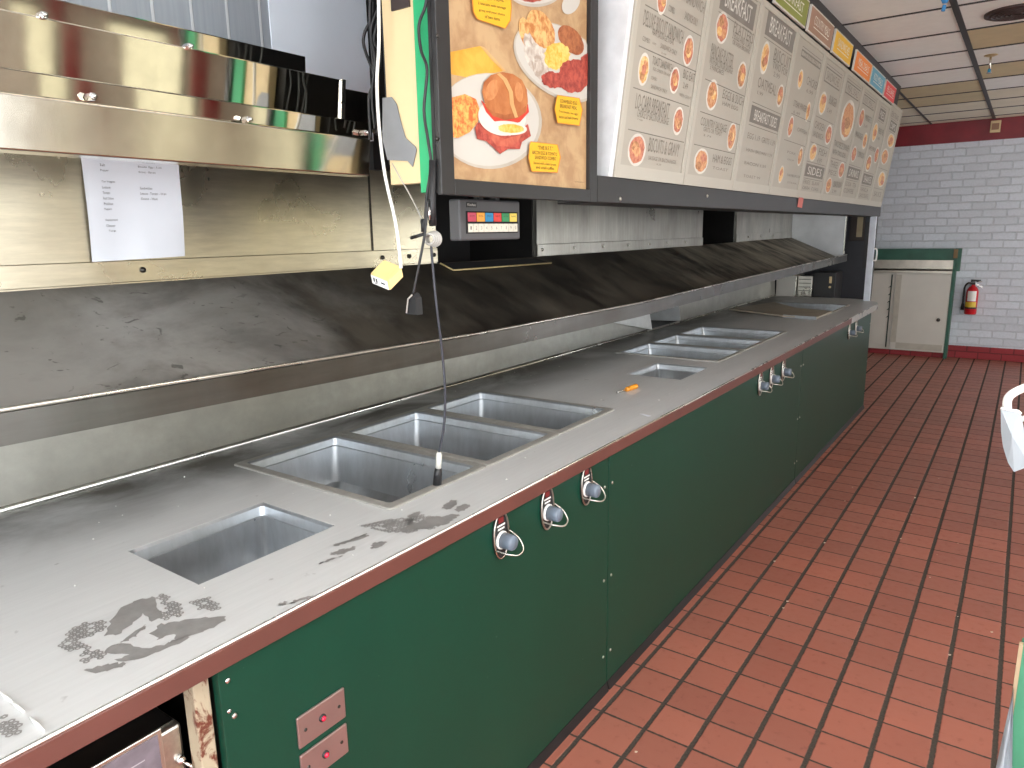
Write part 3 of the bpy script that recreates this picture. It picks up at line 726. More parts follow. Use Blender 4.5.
# dark partition
PYY = 8.5
pt = struct(MB().box(-2.9, -1.325, PYY, PYY + .06, 0, 2.9).build('wall_partition', SLATE))
wp = thing('wall_plaque', (-1.5, PYY, 1.6), 'beige plate in a dark frame on the dark partition', 'plaque')
a = ony(858, 216, PYY - .01); b = ony(862, 237, PYY - .01)
m = MB(); m.box(a[0] - .07, b[0] + .02, PYY - .02, PYY, b[2] - .04, a[2] + .06, None, .004); m.build('frame', plain('dark_wood', (44, 36, 32), .5), wp)
m = MB(); m.box(a[0], b[0], PYY - .025, PYY - .02, b[2], a[2]); m.build('plate', plain('beige_plate', (150, 140, 112), .5), wp)
a = ony(866, 222, PYY - .01); b = ony(869, 268, PYY - .01)
tag(MB().box(a[0], b[0], PYY - .012, PYY, b[2], a[2]).build('door_slot', BLACKP), 'narrow black upright slot on the dark partition', 'slot')

# ------------------------------------------------------------------ stepped hood
hood = thing('stepped_hood', (-1.6, .4, 1.8), 'stepped stainless steel hood with stacked bands above the notice paper', 'hood')
HY0 = .12
def band(name, x, y1, z0a, z1a, depth, bev=.003, mat=HOOD, tilt=0.0):
    m = MB(); m.prism([(x, HY0, z0a), (x + tilt, HY0, z1a), (x - depth, HY0, z1a), (x - depth, HY0, z0a)], (0, y1 - HY0, 0)); return m.build(name, mat, hood, bevel=bev)
XL, XN, XT, XF = -1.45, -1.53, -1.62, -1.74
zat = lambda u, v, x: float(onx(u, v, x)[2])
yat = lambda u, v, x: float(onx(u, v, x)[1])
zl0 = zat(200, 163, XL); zl1 = zat(200, 117.5, XL); zn0 = zat(200, 117.5, XN); zn1 = zat(200, 97, XN); zt0 = zat(200, 97, XT); zt1 = zat(200, 50, XT); zf0 = zat(200, 50, XF); zf1 = zat(200, 32, XF)
band('lower_band', XL - .012, min(yat(378, 160, XL), 1.40), zl0, zl1, .06, tilt=.012, mat=HOODL)
band('lower_ledge', XL - .062, 1.40, zl1 - .004, zl1, XL - .062 - XN + .02)
band('narrow_band', XN - .006, yat(370, 130, XN), zn0, zn1, .06, tilt=.006)
band('tall_band', XT - .015, yat(343, 100, XT), zt0, zt1, .06, tilt=.015)
band('top_flange', XF - .006, yat(306, 60, XF), zf0 - .02, zf1, .04, tilt=.006)
yt = yat(343, 100, XT)
m = MB(); m.prism([(XT - .008, yt - .004, zt0), (XT + .006, yt - .004, zt1), (XT - .03, yt - .004, zt1), (XT - .03, yt - .004, zt0)], (0, .014, 0)); m.build('corner_strip', RIMST, hood)
m = MB(); m.box(XT - .09, XT - .03, yt + .012, yt + .22, zt0 - .01, zt1 - .015); m.build('side_box', DARKST, hood)
m = MB(); m.box(-1.90, XN - .06, HY0, 1.45, zn1 - .02, zn1 - .005); m.build('rear_deck', DARKST, hood)
for u, v, x in ((42, 16, XT), (188, 47, XT), (91, 97, XN + .01), (247, 120, XN + .01), (364, 133, XN + .01)):
    p = onx(u, v, x)
    m = MB(); m.lathe([(.008, -.012), (.008, .008), (.005, .010)], p, (1, 0, 0), None, 6, False); m.lathe([(.004, .008), (.004, .018)], p, (1, 0, 0), None, 10); m.build('bolt', CHROME, hood)
# wall above the hood
def plank_mat():
    t = NT('grey_plank_wall'); sep = t.n('SeparateXYZ'); t.l(t.pos(), sep.inputs[0])
    f = t.math('FRACT', t.math('DIVIDE', sep.outputs[1], .115)); g = t.ramp(t.math('ABSOLUTE', t.math('SUBTRACT', f, .5)), [(.455, 0.), (.47, 1.)])
    n = t.noise(sc=(1, 14, .6), scale=5, detail=5)
    t.set(Base_Color=t.mix(g, t.mix(n, lin((128, 134, 142)), lin((160, 166, 172))), lin((188, 191, 194))), Roughness=.6); t.bump(g, .5, .006); return t.m
struct(MB().box(-2.03, -2.0, .12, float(onx(270, 30, -2.0)[1]), 1.9, 2.9).build('trim_5', plank_mat()))
struct(MB().box(-2.03, -1.995, float(onx(270, 30, -2.0)[1]), float(onx(367, 40, -2.0)[1]), 2.0, 2.9).build('trim_6', BLUEW))
struct(MB().box(-2.03, -2.0, float(onx(367, 40, -2.0)[1]), 2.6, 1.9, 2.9).build('trim_7', VOID))

# notice paper
npq = [onx(u, v, XB + .012) for u, v in [(80, 150), (178, 157), (185, 256), (93, 262)]]
note = thing('notice_paper', npq[3], 'white typed notice sheet taped to the wall panel under the hood', 'paper')
tl, tr, br, bl = [np.array(p) for p in npq]
m = MB(); N = 8; vs = []
for j in range(N + 1):
    for i in range(N + 1):
        s, t = i / N, j / N; p = (tl * (1 - s) + tr * s) * (1 - t) + (bl * (1 - s) + br * s) * t
        p = p + np.array([.006 * math.sin(6 * s + 4 * t) * t + .01 * t * t * abs(math.sin(9 * s)) * .6, 0, 0]); vs.append(p)
m.add(vs, [(j * (N + 1) + i, j * (N + 1) + i + 1, (j + 1) * (N + 1) + i + 1, (j + 1) * (N + 1) + i) for j in range(N) for i in range(N)], None, True)
m.build('sheet', PAPER, note, fixn=False)
m = MB()
lines = [('Dry Goods', .15, .06, .11), ('Salt', .15, .12, .05), ('Pepper', .15, .17, .08), ('Cut Veggies', .15, .27, .13), ('Lettuce', .15, .32, .08), ('Tomato', .15, .37, .07), ('Red Onion', .15, .42, .1), ('Pickles', .15, .47, .09), ('Peppers', .15, .52, .07), ('Equipment', .15, .62, .12), ('Cleaner', .15, .67, .09), ('Tongs', .17, .72, .07),
         ('Breakfast', .58, .07, .13), ('Biscuits  Eggs - 6 am', .53, .12, .25), ('Gravy - Bacon', .53, .17, .18), ('Sandwiches', .53, .32, .13), ('Lettuce - Tomato - 10 am', .53, .37, .28), ('Onion - Ham', .53, .42, .18)]
for s, a, t, w in lines:
    P = lambda a_, t_: (tl * (1 - a_) + tr * a_) * (1 - t_) + (bl * (1 - a_) + br * a_) * t_ + np.array([.012, 0, 0])
    o_ = P(a, t + .015); m.text(s, o_, P(a + w, t + .015) - o_, P(a, t - .008) - o_, INK)
m.build('typed_text', None, note, fixn=False)

# ------------------------------------------------------------------ menu bulkhead, poster box and menu boards
XM = -1.2; MZ0, MZ1 = 1.846, 2.725
bulk = thing('menu_bulkhead', (-1.35, 4.6, 1.757), 'long black housing hanging over the counter that carries the menu boards', 'housing')
m = MB(); m.box(-1.36, XM, 2.186, 7.86, 1.757, 1.846, None, .004); o = m.build('bottom_rail', CHAR, bulk)
m = MB(); m.box(-1.42, -1.262, 1.432, 7.84, 1.846, 2.9); m.build('back_box', BLACKP, bulk)
m = MB(); m.prism([(-1.262, 2.24, 2.60), (-1.125, 2.24, 2.62), (-1.092, 2.24, 2.9), (-1.262, 2.24, 2.9)], (0, 5.42, 0)); m.build('top_fascia', BLACKP, bulk)
m = MB(); m.prism([(-1.260, 2.27, 1.846), (-1.203, 2.27, 1.846), (-1.096, 2.27, 2.67), (-1.260, 2.27, 2.67)], (0, .03, 0)); o = m.build('white_end_cap', plain('white_end_cap', (226, 228, 230), .5), bulk)
m = MB(); m.prism([(-1.260, 7.83, 1.846), (-1.203, 7.83, 1.846), (-1.091, 7.83, 2.705), (-1.260, 7.83, 2.705)], (0, .012, 0)); m.build('far_end_cap', OFFW, bulk)
for u, v in ((707, 196), (620, 199)):
    p = onx(u, v, XM); m = MB(); m.lathe([(.008, 0), (.006, .004)], p, (1, 0, 0), None, 10); m.build('rail_screw', STEEL, bulk)
a = onx(800, 203, XM + .004); m = MB(); m.add([a + (0, -.06, -.025), a + (.002, .05, -.03), a + (.004, .06, .03), a + (.002, -.04, .035)], [(0, 1, 2, 3)]); m.add([a + (.003, .0, -.01), a + (.003, .06, .0), a + (.005, .06, .03), a + (.005, .01, .035)], [(0, 1, 2, 3)], plain('pink_scrap', (214, 120, 112), .6)); o = m.build('torn_sticker', WHITE, bulk, fixn=False); o['label'] = 'torn pink and white sticker scrap'

# beige end panel with the green edge
ee = thing('bulkhead_end_panel', (-1.34, 1.42, 1.8), 'cream upright end panel with green edge beside the food poster', 'panel')
m = MB(); m.box(-1.385, -1.274, 1.40, 1.428, 1.79, 2.9, None, .002); m.build('board', CREAM, ee)
m = MB(); m.box(-1.273, -1.225, 1.392, 1.425, 1.765, 2.9, None, .002); m.build('green_edge', GREENEDGE, ee)
g = [ony(u, v, 1.398) for u, v in [(383, 98), (392, 97), (397, 104), (402, 125), (406, 138), (416, 147), (417, 150), (413, 167), (408, 161), (388, 160), (383, 140)]]
m = MB(); m.prism(g, (0, -.002, 0)); o = m.build('tape_patch', TAPE, ee); o['label'] = 'grey duct tape patch'
a = ony(391, -10, 1.398); b = ony(410, 6.5, 1.398)
m = MB(); m.box(a[0], b[0], 1.395, 1.40, b[2], a[2]); m.build('label_plate', plain('dark_brown_label', (52, 40, 38), .5), ee)

# poster light box
PY0, PY1 = 1.386, 2.178; PZ0, PZ1 = 1.757, 2.85
lb = thing('poster_light_box', (XM - .03, 1.78, PZ0), 'black framed light box with a large breakfast food poster', 'light box')
m = MB(); m.box(-1.222, XM - .012, PY0, PY1, PZ0 + .005, PZ1); m.build('case', CHAR, lb)
IY0, IY1, IZ0, IZ1 = 1.437, 2.13, 1.797, 2.80
m = MB()
for a in ((PY0, IY0, PZ0, PZ1), (IY1, PY1, PZ0, PZ1), (IY0, IY1, PZ0, IZ0), (IY0, IY1, IZ1, PZ1)): m.box(XM - .012, XM + .004, a[0], a[1], a[2], a[3], None, .002)
m.build('frame', CHAR, lb)
m = MB()
for u, v in ((437, 36), (437, 139)):
    m.lathe([(.006, 0), (.005, .003)], onx(u, v, XM + .004), (1, 0, 0), None, 10)
m.build('frame_screw', DARKST, lb)
XP = XM - .0118
def food(name, a, b, scale, rough=.5):
    t = NT(name); n = t.noise(scale=scale, detail=4, rough=.6, dist=.4)
    t.set(Base_Color=t.mix(t.ramp(n, [(.38, 0.), (.62, 1.)]), lin(a), lin(b)), Roughness=rough); return t.m
TABLEP = food('poster_tabletop', (168, 132, 94), (190, 158, 117), 16)
PLATEP = plain('poster_plate', (196, 192, 183), .5, 0, .02); PLSH = plain('poster_plate_rim', (182, 174, 160), .5)
BUNP = food('poster_bun', (166, 94, 48), (190, 122, 70), 14); BUNH = plain('poster_bun_crease', (206, 160, 104), .5)
BUND = food('poster_bun_rim', (150, 80, 40), (172, 100, 54), 18); BUNL = food('poster_bun_light', (186, 116, 64), (204, 142, 92), 22); HASH = food('poster_hash_brown', (198, 96, 40), (238, 178, 96), 70); BACON = food('poster_bacon', (140, 48, 40), (186, 84, 68), 60)
HAM = food('poster_ham', (176, 76, 58), (196, 104, 80), 40); EGGW = plain('poster_egg_white', (216, 208, 197), .5); YOLK = food('poster_egg', (218, 166, 52), (228, 200, 112), 60)
BISC = food('poster_biscuit', (184, 116, 58), (226, 182, 118), 45); GRAVY = food('poster_gravy', (168, 152, 138), (212, 205, 194), 40); SAUS = food('poster_sausage', (140, 74, 40), (176, 108, 66), 60)
NAPK = food('poster_napkin', (208, 152, 48), (222, 172, 68), 14); TAGY = plain('poster_tag', (224, 174, 36), .5, 0, .03); TAGE = plain('poster_tag_edge', (206, 128, 40), .5); TOMP = plain('poster_tomato', (206, 62, 44), .45); BTEXT = plain('poster_text', (60, 44, 28), .6)
m = MB(); lay = [0]
def L(px, mat):
    lay[0] += 1; x = XP + .00025 * lay[0]
    pts = [onx(u, v, x) for u, v in px]
    pts = [(x, min(max(p[1], IY0), IY1), min(max(p[2], IZ0), IZ1)) for p in pts]
    m.poly(pts, mat)
def EL(cu, cv, ru, rv, mat, rot=0, jag=0, n=40):
    L([(cu + (ru * (1 + random.uniform(-jag, jag))) * math.cos(t) * math.cos(rot) - rv * math.sin(t) * math.sin(rot) * (1 + random.uniform(-jag, jag)), cv + ru * math.cos(t) * math.sin(rot) * (1 + random.uniform(-jag, jag)) + rv * math.sin(t) * math.cos(rot) * (1 + random.uniform(-jag, jag))) for t in [2 * PI * k / n for k in range(n)]], mat)
m.box(XM - .0125, XP, IY0, IY1, IZ0, IZ1, TABLEP)
L([(450, 52), (480, 46), (492, 60), (503, 71), (470, 78), (450, 74)], NAPK); L([(480, 46), (484, 47), (506, 71), (503, 71)], BUNH)
EL(489, 121, 53, 48, PLSH, .1); EL(488, 120, 51, 46, PLATEP, .1)
EL(535, -8, 26, 15, PLSH); EL(535, -9, 25, 13, PLATEP); EL(531, -4, 14, 6, BACON, 0, .1)
EL(571, 3, 8, 12, PLATEP, .5)
EL(560, 62, 52, 33, PLSH, .62); EL(560, 61, 50, 31, PLATEP, .62)
EL(527, 34, 7, 17, BISC, -.3, .04); EL(536, 56, 10, 24, GRAVY, -.35, .12)
EL(541, 29, 12, 21, BISC, -.45, .03); EL(571, 40, 10, 17, SAUS, -.65, .03); EL(557, 56, 13, 14, YOLK, .2, .12); EL(574, 76, 17, 16, BACON, -.4, .1); EL(553, 80, 12, 8, BACON, .2, .12); EL(586, 64, 6, 10, BACON, 0, .1)
L([(450, 110), (450, 98), (465, 94), (476, 99), (480, 110), (478, 122), (470, 132), (458, 138), (450, 137)], HASH)
L([(475, 128), (478, 122), (490, 128), (510, 136), (528, 124), (531, 136), (522, 142), (520, 149), (508, 149), (500, 154), (494, 148), (486, 141), (477, 139)], BACON)
L([(484, 130), (505, 139), (522, 134), (515, 147), (497, 146)], HAM)
EL(502, 117, 24, 18.5, EGGW, .22)
L([(481, 100), (486, 112), (494, 121), (506, 126), (520, 122), (529, 112), (528, 104), (500, 118)], TOMP)
EL(507, 128, 20, 7, EGGW, .08); EL(511, 128.5, 13, 4.5, YOLK, .05, .06)
L([(482, 92), (484, 82), (491, 75), (502, 72), (513, 74), (522, 80), (527, 90), (528, 102), (526, 112), (518, 118), (505, 120), (493, 116), (486, 107)], BUNP)
L([(483, 104), (493, 112), (505, 115), (518, 112), (526, 106), (526, 112), (518, 118), (505, 120), (493, 116), (486, 107)], BUND)
EL(492, 90, 6, 11, BUNL, .35); EL(519, 92, 4, 10, BUNL, -.1)
L([(500, 73), (507, 79), (513, 92), (514, 104), (518, 117), (515, 118), (510, 104), (509, 92), (503, 80), (497, 74)], BUNH)
def tagp(px, lines):
    c = np.mean(np.array(px), 0); L([tuple(c + (np.array(p) - c) * 1.05) for p in px], TAGE); L(px, TAGY)
    for s, bl_, br_, tl_ in lines:
        x = XP + .00025 * (lay[0] + 2); o_ = onx(*bl_, x); m.text(s, o_, onx(*br_, x) - o_, onx(*tl_, x) - o_, BTEXT)
    lay[0] += 3
tagp([(472, -12), (474, 12), (478, 19), (505, 28), (510, 20), (511, 8), (510, -8)], [('BISCUIT MEAL', (478, -1), (504, 2), (478, -5)), ('2 biscuits with sausage', (478, 5), (506, 10), (478, 1.5)), ('gravy and your choice', (479, 11.5), (505, 16.5), (479, 8.5)), ('of two items', (485, 18), (500, 21), (485, 14.5))])
tagp([(530, 145), (531, 142), (557, 145), (560, 157), (557, 172), (532, 171), (529, 158)], [('"THE B.E.T."', (538, 149.5), (553, 150.5), (538, 145.5)), ('BACON EGG & TOMATO', (532.5, 154), (557, 156), (532.5, 150.5)), ('SANDWICH COMBO', (535, 159), (556, 160.5), (535, 155.5)), ('Served with a hash brown', (533.5, 164), (556, 166), (533.5, 161.3)), ('and small coffee', (536, 168.5), (554, 170), (536, 165.5))])
tagp([(557, 98), (558, 95.5), (579, 98.5), (582, 110), (579, 125), (558, 122.5), (555, 109)], [('SCRAMBLED EGG', (560, 102.5), (577, 105), (560, 99)), ('BREAKFAST MEAL', (560, 107.5), (577, 110), (560, 104)), ('Two biscuits, two eggs,', (559, 113), (578, 116), (559, 110)), ('bacon and hash browns', (559, 118), (578, 120), (559, 115))])
x = XP + .0132; o_ = onx(575, 182.5, x); m.text('Serving suggestion', o_, onx(584, 183, x) - o_, onx(575, 181, x) - o_, BTEXT)
m.build('poster', None, lb, fixn=False)

# --- leaning menu boards
MU = np.array([.115, 0, MZ1 - MZ0]); MN = np.cross(np.array([0, 1., 0]), MU); MN /= np.linalg.norm(MN)
if MN[0] < 0: MN = -MN
MO = np.array([XM, 0, MZ0])
def mp(y, t, off=.0): return MO + np.array([0, y, 0]) + MU * t + MN * off
def unm(u, v):
    d = ray(u, v); k = (MO - CAM).dot(MN) / d.dot(MN); p = CAM + k * d; return p[1], (p - MO).dot(MU) / MU.dot(MU)
MBASE = plain('menu_board_paper', (176, 170, 157), .45, 0, .03, 4); MFRAME = plain('menu_board_frame', (186, 181, 168), .4, 0, .02)
MTXT = plain('menu_grey_print', (134, 127, 117), .6); MHEAD = plain('menu_header_block', (126, 120, 112), .6); MWT = plain('menu_white_print', (214, 210, 200), .6); MRULE = plain('menu_rule', (130, 125, 116), .6)
MF = [food('menu_food_orange', (196, 126, 82), (222, 172, 124), 60), food('menu_food_red', (184, 104, 84), (214, 148, 114), 60), food('menu_food_gold', (222, 164, 84), (238, 206, 150), 60), food('menu_food_brown', (160, 104, 66), (214, 160, 110), 60)]
W0 = 2.302; PW = .611
board_edges = [W0 + PW * i for i in range(10)]
board_edges[9] = 7.83
def board(i, label, items):
    y0, y1 = board_edges[i] + .002, board_edges[i + 1] - .002
    root = thing('menu_board', mp((y0 + y1) / 2, 0), label, 'menu board', 'menu boards over the counter')
    m = MB(); TT = .945 if i < 8 else .985; q = [mp(y0, 0), mp(y1, 0), mp(y1, TT), mp(y0, TT)]
    m.prism(q, tuple(-MN * .02)); m.build('panel', MBASE, root)
    m = MB(); fr = .03
    for a, b, c, d in ((y0, y0 + fr, .0, TT), (y1 - fr, y1, 0, TT), (y0 + fr, y1 - fr, 0, .05), (y0 + fr, y1 - fr, TT - .03, TT)):
        m.prism([mp(a, c, .004), mp(b, c, .004), mp(b, d, .004), mp(a, d, .004)], tuple(-MN * .004))
    m.build('panel_frame', MFRAME, root)
    m = MB(); o1, o2, o3 = .0006, .0010, .0014
    for q in (y0 + .031, y1 - .034): m.poly([mp(q, .05, o1), mp(q + .003, .05, o1), mp(q + .003, TT - .03, o1), mp(q, TT - .03, o1)], MRULE)
    def rect(a, b, c, d, off, mat): m.poly([mp(a, c, off), mp(b, c, off), mp(b, d, off), mp(a, d, off)], mat)
    for it in items:
        k = it[0]
        if k in 'TEHBO':
            bl_, tr_ = it[-2], it[-1]
            if bl_[0] > 5: (a, c), (b, d) = unm(*bl_), unm(*tr_)
            else: a, b, c, d = y0 + bl_[0] * (y1 - y0), y0 + tr_[0] * (y1 - y0), bl_[1] * TT, tr_[1] * TT
            if d < c: c, d = d, c
            a = max(a, y0 + .012); b = min(b, y1 - .01)
        if k == 'T':
            o_ = mp(a, c, o2); m.text(it[1], o_, mp(b, c, o2) - o_, mp(a, d, o2) - o_, MTXT)
        elif k == 'H':
            rect(a, b, c, d, o1, MHEAD); w, h = b - a, d - c; o_ = mp(a + .12 * w, c + .18 * h, o2)
            m.text(it[1], o_, mp(b - .12 * w, c + .18 * h, o2) - o_, mp(a + .12 * w, d - .18 * h, o2) - o_, MWT)
            rect(a, b, d + .012, d + .016, o1, MRULE); rect(a, b, c - .016, c - .012, o1, MRULE)
        elif k == 'O':
            rect(a, b, c, d, o1, MRULE); rect(a + .008, b - .008, c + .009, d - .009, o2, MBASE); w, h = b - a, d - c; o_ = mp(a + .1 * w, c + .2 * h, o3)
            m.text(it[1], o_, mp(b - .1 * w, c + .2 * h, o3) - o_, mp(a + .1 * w, d - .2 * h, o3) - o_, MTXT); rect(a, b, d + .012, d + .016, o1, MRULE)
        elif k == 'E':
            cy, ct, ry, rt = (a + b) / 2, (c + d) / 2, (b - a) / 2, (d - c) / 2
            m.poly([mp(cy + ry * math.cos(q), ct + rt * math.sin(q), o1) for q in [2 * PI * z / 28 for z in range(28)]], MWT)
            m.poly([mp(cy + .86 * ry * math.cos(q) * random.uniform(.9, 1.02), ct + .86 * rt * math.sin(q) * random.uniform(.9, 1.02), o2) for q in [2 * PI * z / 24 for z in range(24)]], MF[it[1]])
            rr = random.Random(int(cy * 1000))
            for z in range(3):
                e1, e2 = rr.uniform(-.35, .35), rr.uniform(-.4, .4)
                m.poly([mp(cy + ry * (e1 + .42 * math.cos(q)), ct + rt * (e2 + .3 * math.sin(q)), o2 + .0003 * (z + 1)) for q in [2 * PI * w / 14 for w in range(14)]], MF[(it[1] + z + 1) % 4])
        elif k == 'L':
            if it[1][0] > 5: (a, c), (b, d) = unm(*it[1]), unm(*it[2])
            else: a, b, c, d = y0 + it[1][0] * (y1 - y0), y0 + it[2][0] * (y1 - y0), it[1][1] * TT, it[2][1] * TT
            rect(max(a, y0 + .01), min(b, y1 - .01), (c + d) / 2 - .002, (c + d) / 2 + .002, o1, MRULE)
    m.build('menu_print', None, root, fixn=False)
    return root
T = lambda s, a, b: ('T', s, a, b)
E_ = lambda k, a, b: ('E', k, a, b)
H = lambda s, a, b: ('H', s, a, b)
O = lambda s, a, b: ('O', s, a, b)
Ln = lambda a, b: ('L', a, b)
board(0, 'menu board nearest the food poster, listing biscuits and gravy', [
    T('BISCUIT SANDWICH', (672, -6), (705, 3)), T('COMBO', (668, 11), (675, 8)), T('SANDWICH ONLY', (684, 19), (698, 19)), E_(1, (655, 12), (669, -14)), Ln((645, 5), (701, 36)),
    T('DELUXE BISCUIT SANDWICH', (642.5, 25), (684, 31)), T('HAM SAUSAGE STEAK', (651.7, 34.5), (674, 40)), T('COMBO', (642, 40.5), (650, 39)), T('4.99', (652, 44), (656, 43.5)), T('SANDWICH ONLY', (660, 48), (677, 51)), T('3.49', (661, 53.5), (666, 54)),
    E_(1, (681, 64), (695.5, 38)), Ln((638.6, 46), (696, 71.6)), E_(2, (636, 84), (651, 55)), T('TOAST SANDWICH', (651.7, 64), (673, 64.5)), T('EGG CHEESE OR HAM', (652.5, 70), (670, 74)), T('COMBO', (650.5, 79), (657, 78)), T('SANDWICH ONLY', (650.5, 88), (667, 90)),
    E_(1, (668, 92), (681, 69)), T('BIG EAT', (682.5, 78), (695, 74)), T('2.49', (682.5, 88), (688, 84)), T('WITH GRAVY', (679, 96), (691, 97)), Ln((633, 88), (689, 106)),
    T('LO-CARB BREAKFAST', (634.6, 108.5), (670, 103.7)), T('CHOICE OF BACON OR SAUSAGE', (636.7, 116.7), (669, 118)), T('2 eggs', (637, 120), (643, 119.5)), E_(1, (671, 134), (685, 108.5)), Ln((627.8, 129.6), (683.8, 142)),
    E_(1, (625.7, 165), (647.6, 135.5)), T('BISCUITS & GRAVY', (647.6, 151.5), (680, 144)), T('SAUSAGE OR BACON & EGGS', (648, 159.7), (676, 160.5)), T('4.29', (656, 165), (661, 164))])
board(1, 'menu board headed BREAKFAST, second along from the poster', [
    H('BREAKFAST', (719, 8), (757, 5)), E_(1, (713.5, 40), (730.5, 16)), T('PLATTERS', (733, 32), (754, 34)), T('2 EGGS AND TOAST', (732, 38), (752, 43)), T('OR HASH BROWNS', (732, 44), (750, 50)),
    T('PANCAKE PLATTER', (710, 57), (734, 55)), T('WITH BACON OR SAUSAGE', (709, 63), (733, 68)), T('3 PANCAKES', (709.5, 69), (724, 71)), E_(3, (735, 87), (748, 64)), Ln((705, 79), (745, 96.5)),
    E_(0, (704, 108.5), (720, 82)), T('EGGS & SUCH', (722, 98), (744, 98)), T('HAM EGG', (722, 105), (738, 107)), Ln((700, 112), (740, 124.5)), T('COUNTRY SAUSAGE', (700, 125), (727, 125)), T('GRITS OR TOAST', (703, 131), (722, 132)), T('3.79', (703, 136), (711, 136)),
    E_(0, (725, 150), (738, 123.5)), Ln((694, 143), (735, 155)), E_(0, (692, 173), (710, 150)), T('HAM & EGGS', (712, 162), (732, 158)), T('TOAST', (712, 169), (728, 169))])
board(2, 'menu board with the headings BREAKFAST and BREAKFAST SIDES', [
    H('BREAKFAST', (764.5, 34), (796, 31)), E_(2, (758, 72), (771.5, 44)), T('BISCUIT', (773, 60), (792, 59)), T('TWO FOR', (772, 68), (788, 70)), T('2.99', (773, 76), (780, 75)), T('OATMEAL', (757, 87), (777, 86)), T('1.99', (757, 94), (763, 93)), E_(3, (775, 106), (785, 86)),
    H('BREAKFAST SIDES', (749, 121.5), (781, 117)), T('EGG 1.19  GRITS 1.39', (747, 138), (775, 141)), T('HASH BROWN 1.29', (746, 151), (772, 154.5)), T('BACON 1.59', (744, 164), (766, 165.5)), T('TOAST 99', (743, 177), (760, 177))])
board(3, 'menu board headed COUNTRY MEALS, below the brown sign', [
    O('COUNTRY MEALS', (800.8, 56), (821, 63)), E_(2, (796, 88), (804.5, 71)), T('CHICKEN', (806, 84), (820, 84)), T('6.99', (806, 92), (813, 92)), T('STEAK FINGERS', (793, 106), (808, 107)), T('6.49', (793, 113), (800, 113)), E_(2, (804, 121), (811.5, 103)), Ln((791, 114), (812, 122)),
    E_(1, (786, 136.5), (795, 117)), T('CATFISH', (797, 131), (807, 131)), Ln((784, 140), (805, 146)), T('PORK', (787, 153), (796, 153)), T('CHOP', (787, 160), (794, 160)), E_(3, (796, 165.5), (804, 147.5)), E_(2, (777, 183), (785, 166)), T('HAMBURGER', (787, 176), (800, 176)), T('STEAK', (787, 183), (797, 183))])
G = lambda *a: list(a)
board(4, 'menu board below the yellow sign, with a SIDES block near its foot', [
    O('SANDWICHES', (.14, .82), (.86, .92)), E_(2, (.12, .60), (.42, .76)), T('BURGER', (.5, .70), (.85, .76)), T('5.49', (.5, .64), (.7, .67)), Ln((.1, .58), (.9, .58)), T('CHICKEN', (.12, .50), (.55, .55)), T('SANDWICH', (.12, .44), (.55, .48)), E_(1, (.62, .42), (.92, .57)), Ln((.1, .40), (.9, .40)),
    E_(2, (.12, .27), (.42, .40)), T('FISH', (.5, .33), (.85, .38)), T('4.99', (.5, .27), (.7, .31)), H('SIDES', (.1, .16), (.9, .25)), T('FRIES  SLAW', (.12, .105), (.8, .135)), T('OKRA  CORN', (.12, .065), (.8, .09))])
board(5, 'menu board with one tall plate of chicken, below the orange sign', [
    O('MEAL DEALS', (.12, .84), (.88, .93)), E_(0, (.18, .50), (.88, .82)), T('TWO PIECE DINNER', (.1, .43), (.9, .48)), T('WITH TWO SIDES', (.1, .37), (.8, .41)), Ln((.1, .34), (.9, .34)), T('THREE', (.12, .27), (.5, .32)), T('PIECE', (.12, .21), (.5, .25)), E_(1, (.58, .20), (.9, .34)), E_(0, (.1, .06), (.4, .19)), T('SNACK BOX', (.48, .12), (.9, .17)), T('3.99', (.48, .07), (.7, .1))])
board(6, 'menu board below the blue sign, DRINKS block at its foot', [
    O('KIDS MEALS', (.12, .85), (.88, .93)), E_(1, (.1, .66), (.4, .82)), T('NUGGETS', (.48, .74), (.88, .79)), T('3.49', (.48, .68), (.7, .71)), T('MINI BURGER', (.1, .57), (.55, .62)), E_(2, (.6, .5), (.88, .65)), E_(1, (.1, .36), (.4, .5)), T('CORN DOG', (.48, .42), (.88, .47)), H('DRINKS', (.1, .22), (.88, .32)), T('SODA  TEA', (.1, .15), (.8, .19)), T('COFFEE', (.1, .09), (.7, .13))])
board(7, 'menu board next to last before the far end, below the red sign', [
    H('PIES', (.3, .82), (.75, .92)), E_(2, (.1, .60), (.45, .78)), T('FRIED PIE', (.5, .70), (.9, .75)), T('1.49', (.5, .64), (.7, .67)), T('APPLE PEACH', (.1, .52), (.6, .56)), E_(1, (.6, .42), (.9, .58)), E_(3, (.12, .32), (.5, .48)), H('SHAKES', (.12, .2), (.85, .3)), T('VANILLA', (.12, .13), (.7, .17)), T('CHOCOLATE', (.12, .07), (.8, .11))])
board(8, 'menu board at the far end of the row, narrow strip of food pictures', [
    T('EXTRAS', (.2, .88), (.8, .93)), H('DIPS', (.25, .76), (.8, .85)), E_(2, (.3, .6), (.9, .74)), E_(0, (.1, .42), (.7, .58)), Ln((.1, .38), (.9, .38)), E_(2, (.25, .2), (.85, .36)), Ln((.1, .18), (.9, .18)), T('SAUCE', (.2, .1), (.8, .15))])
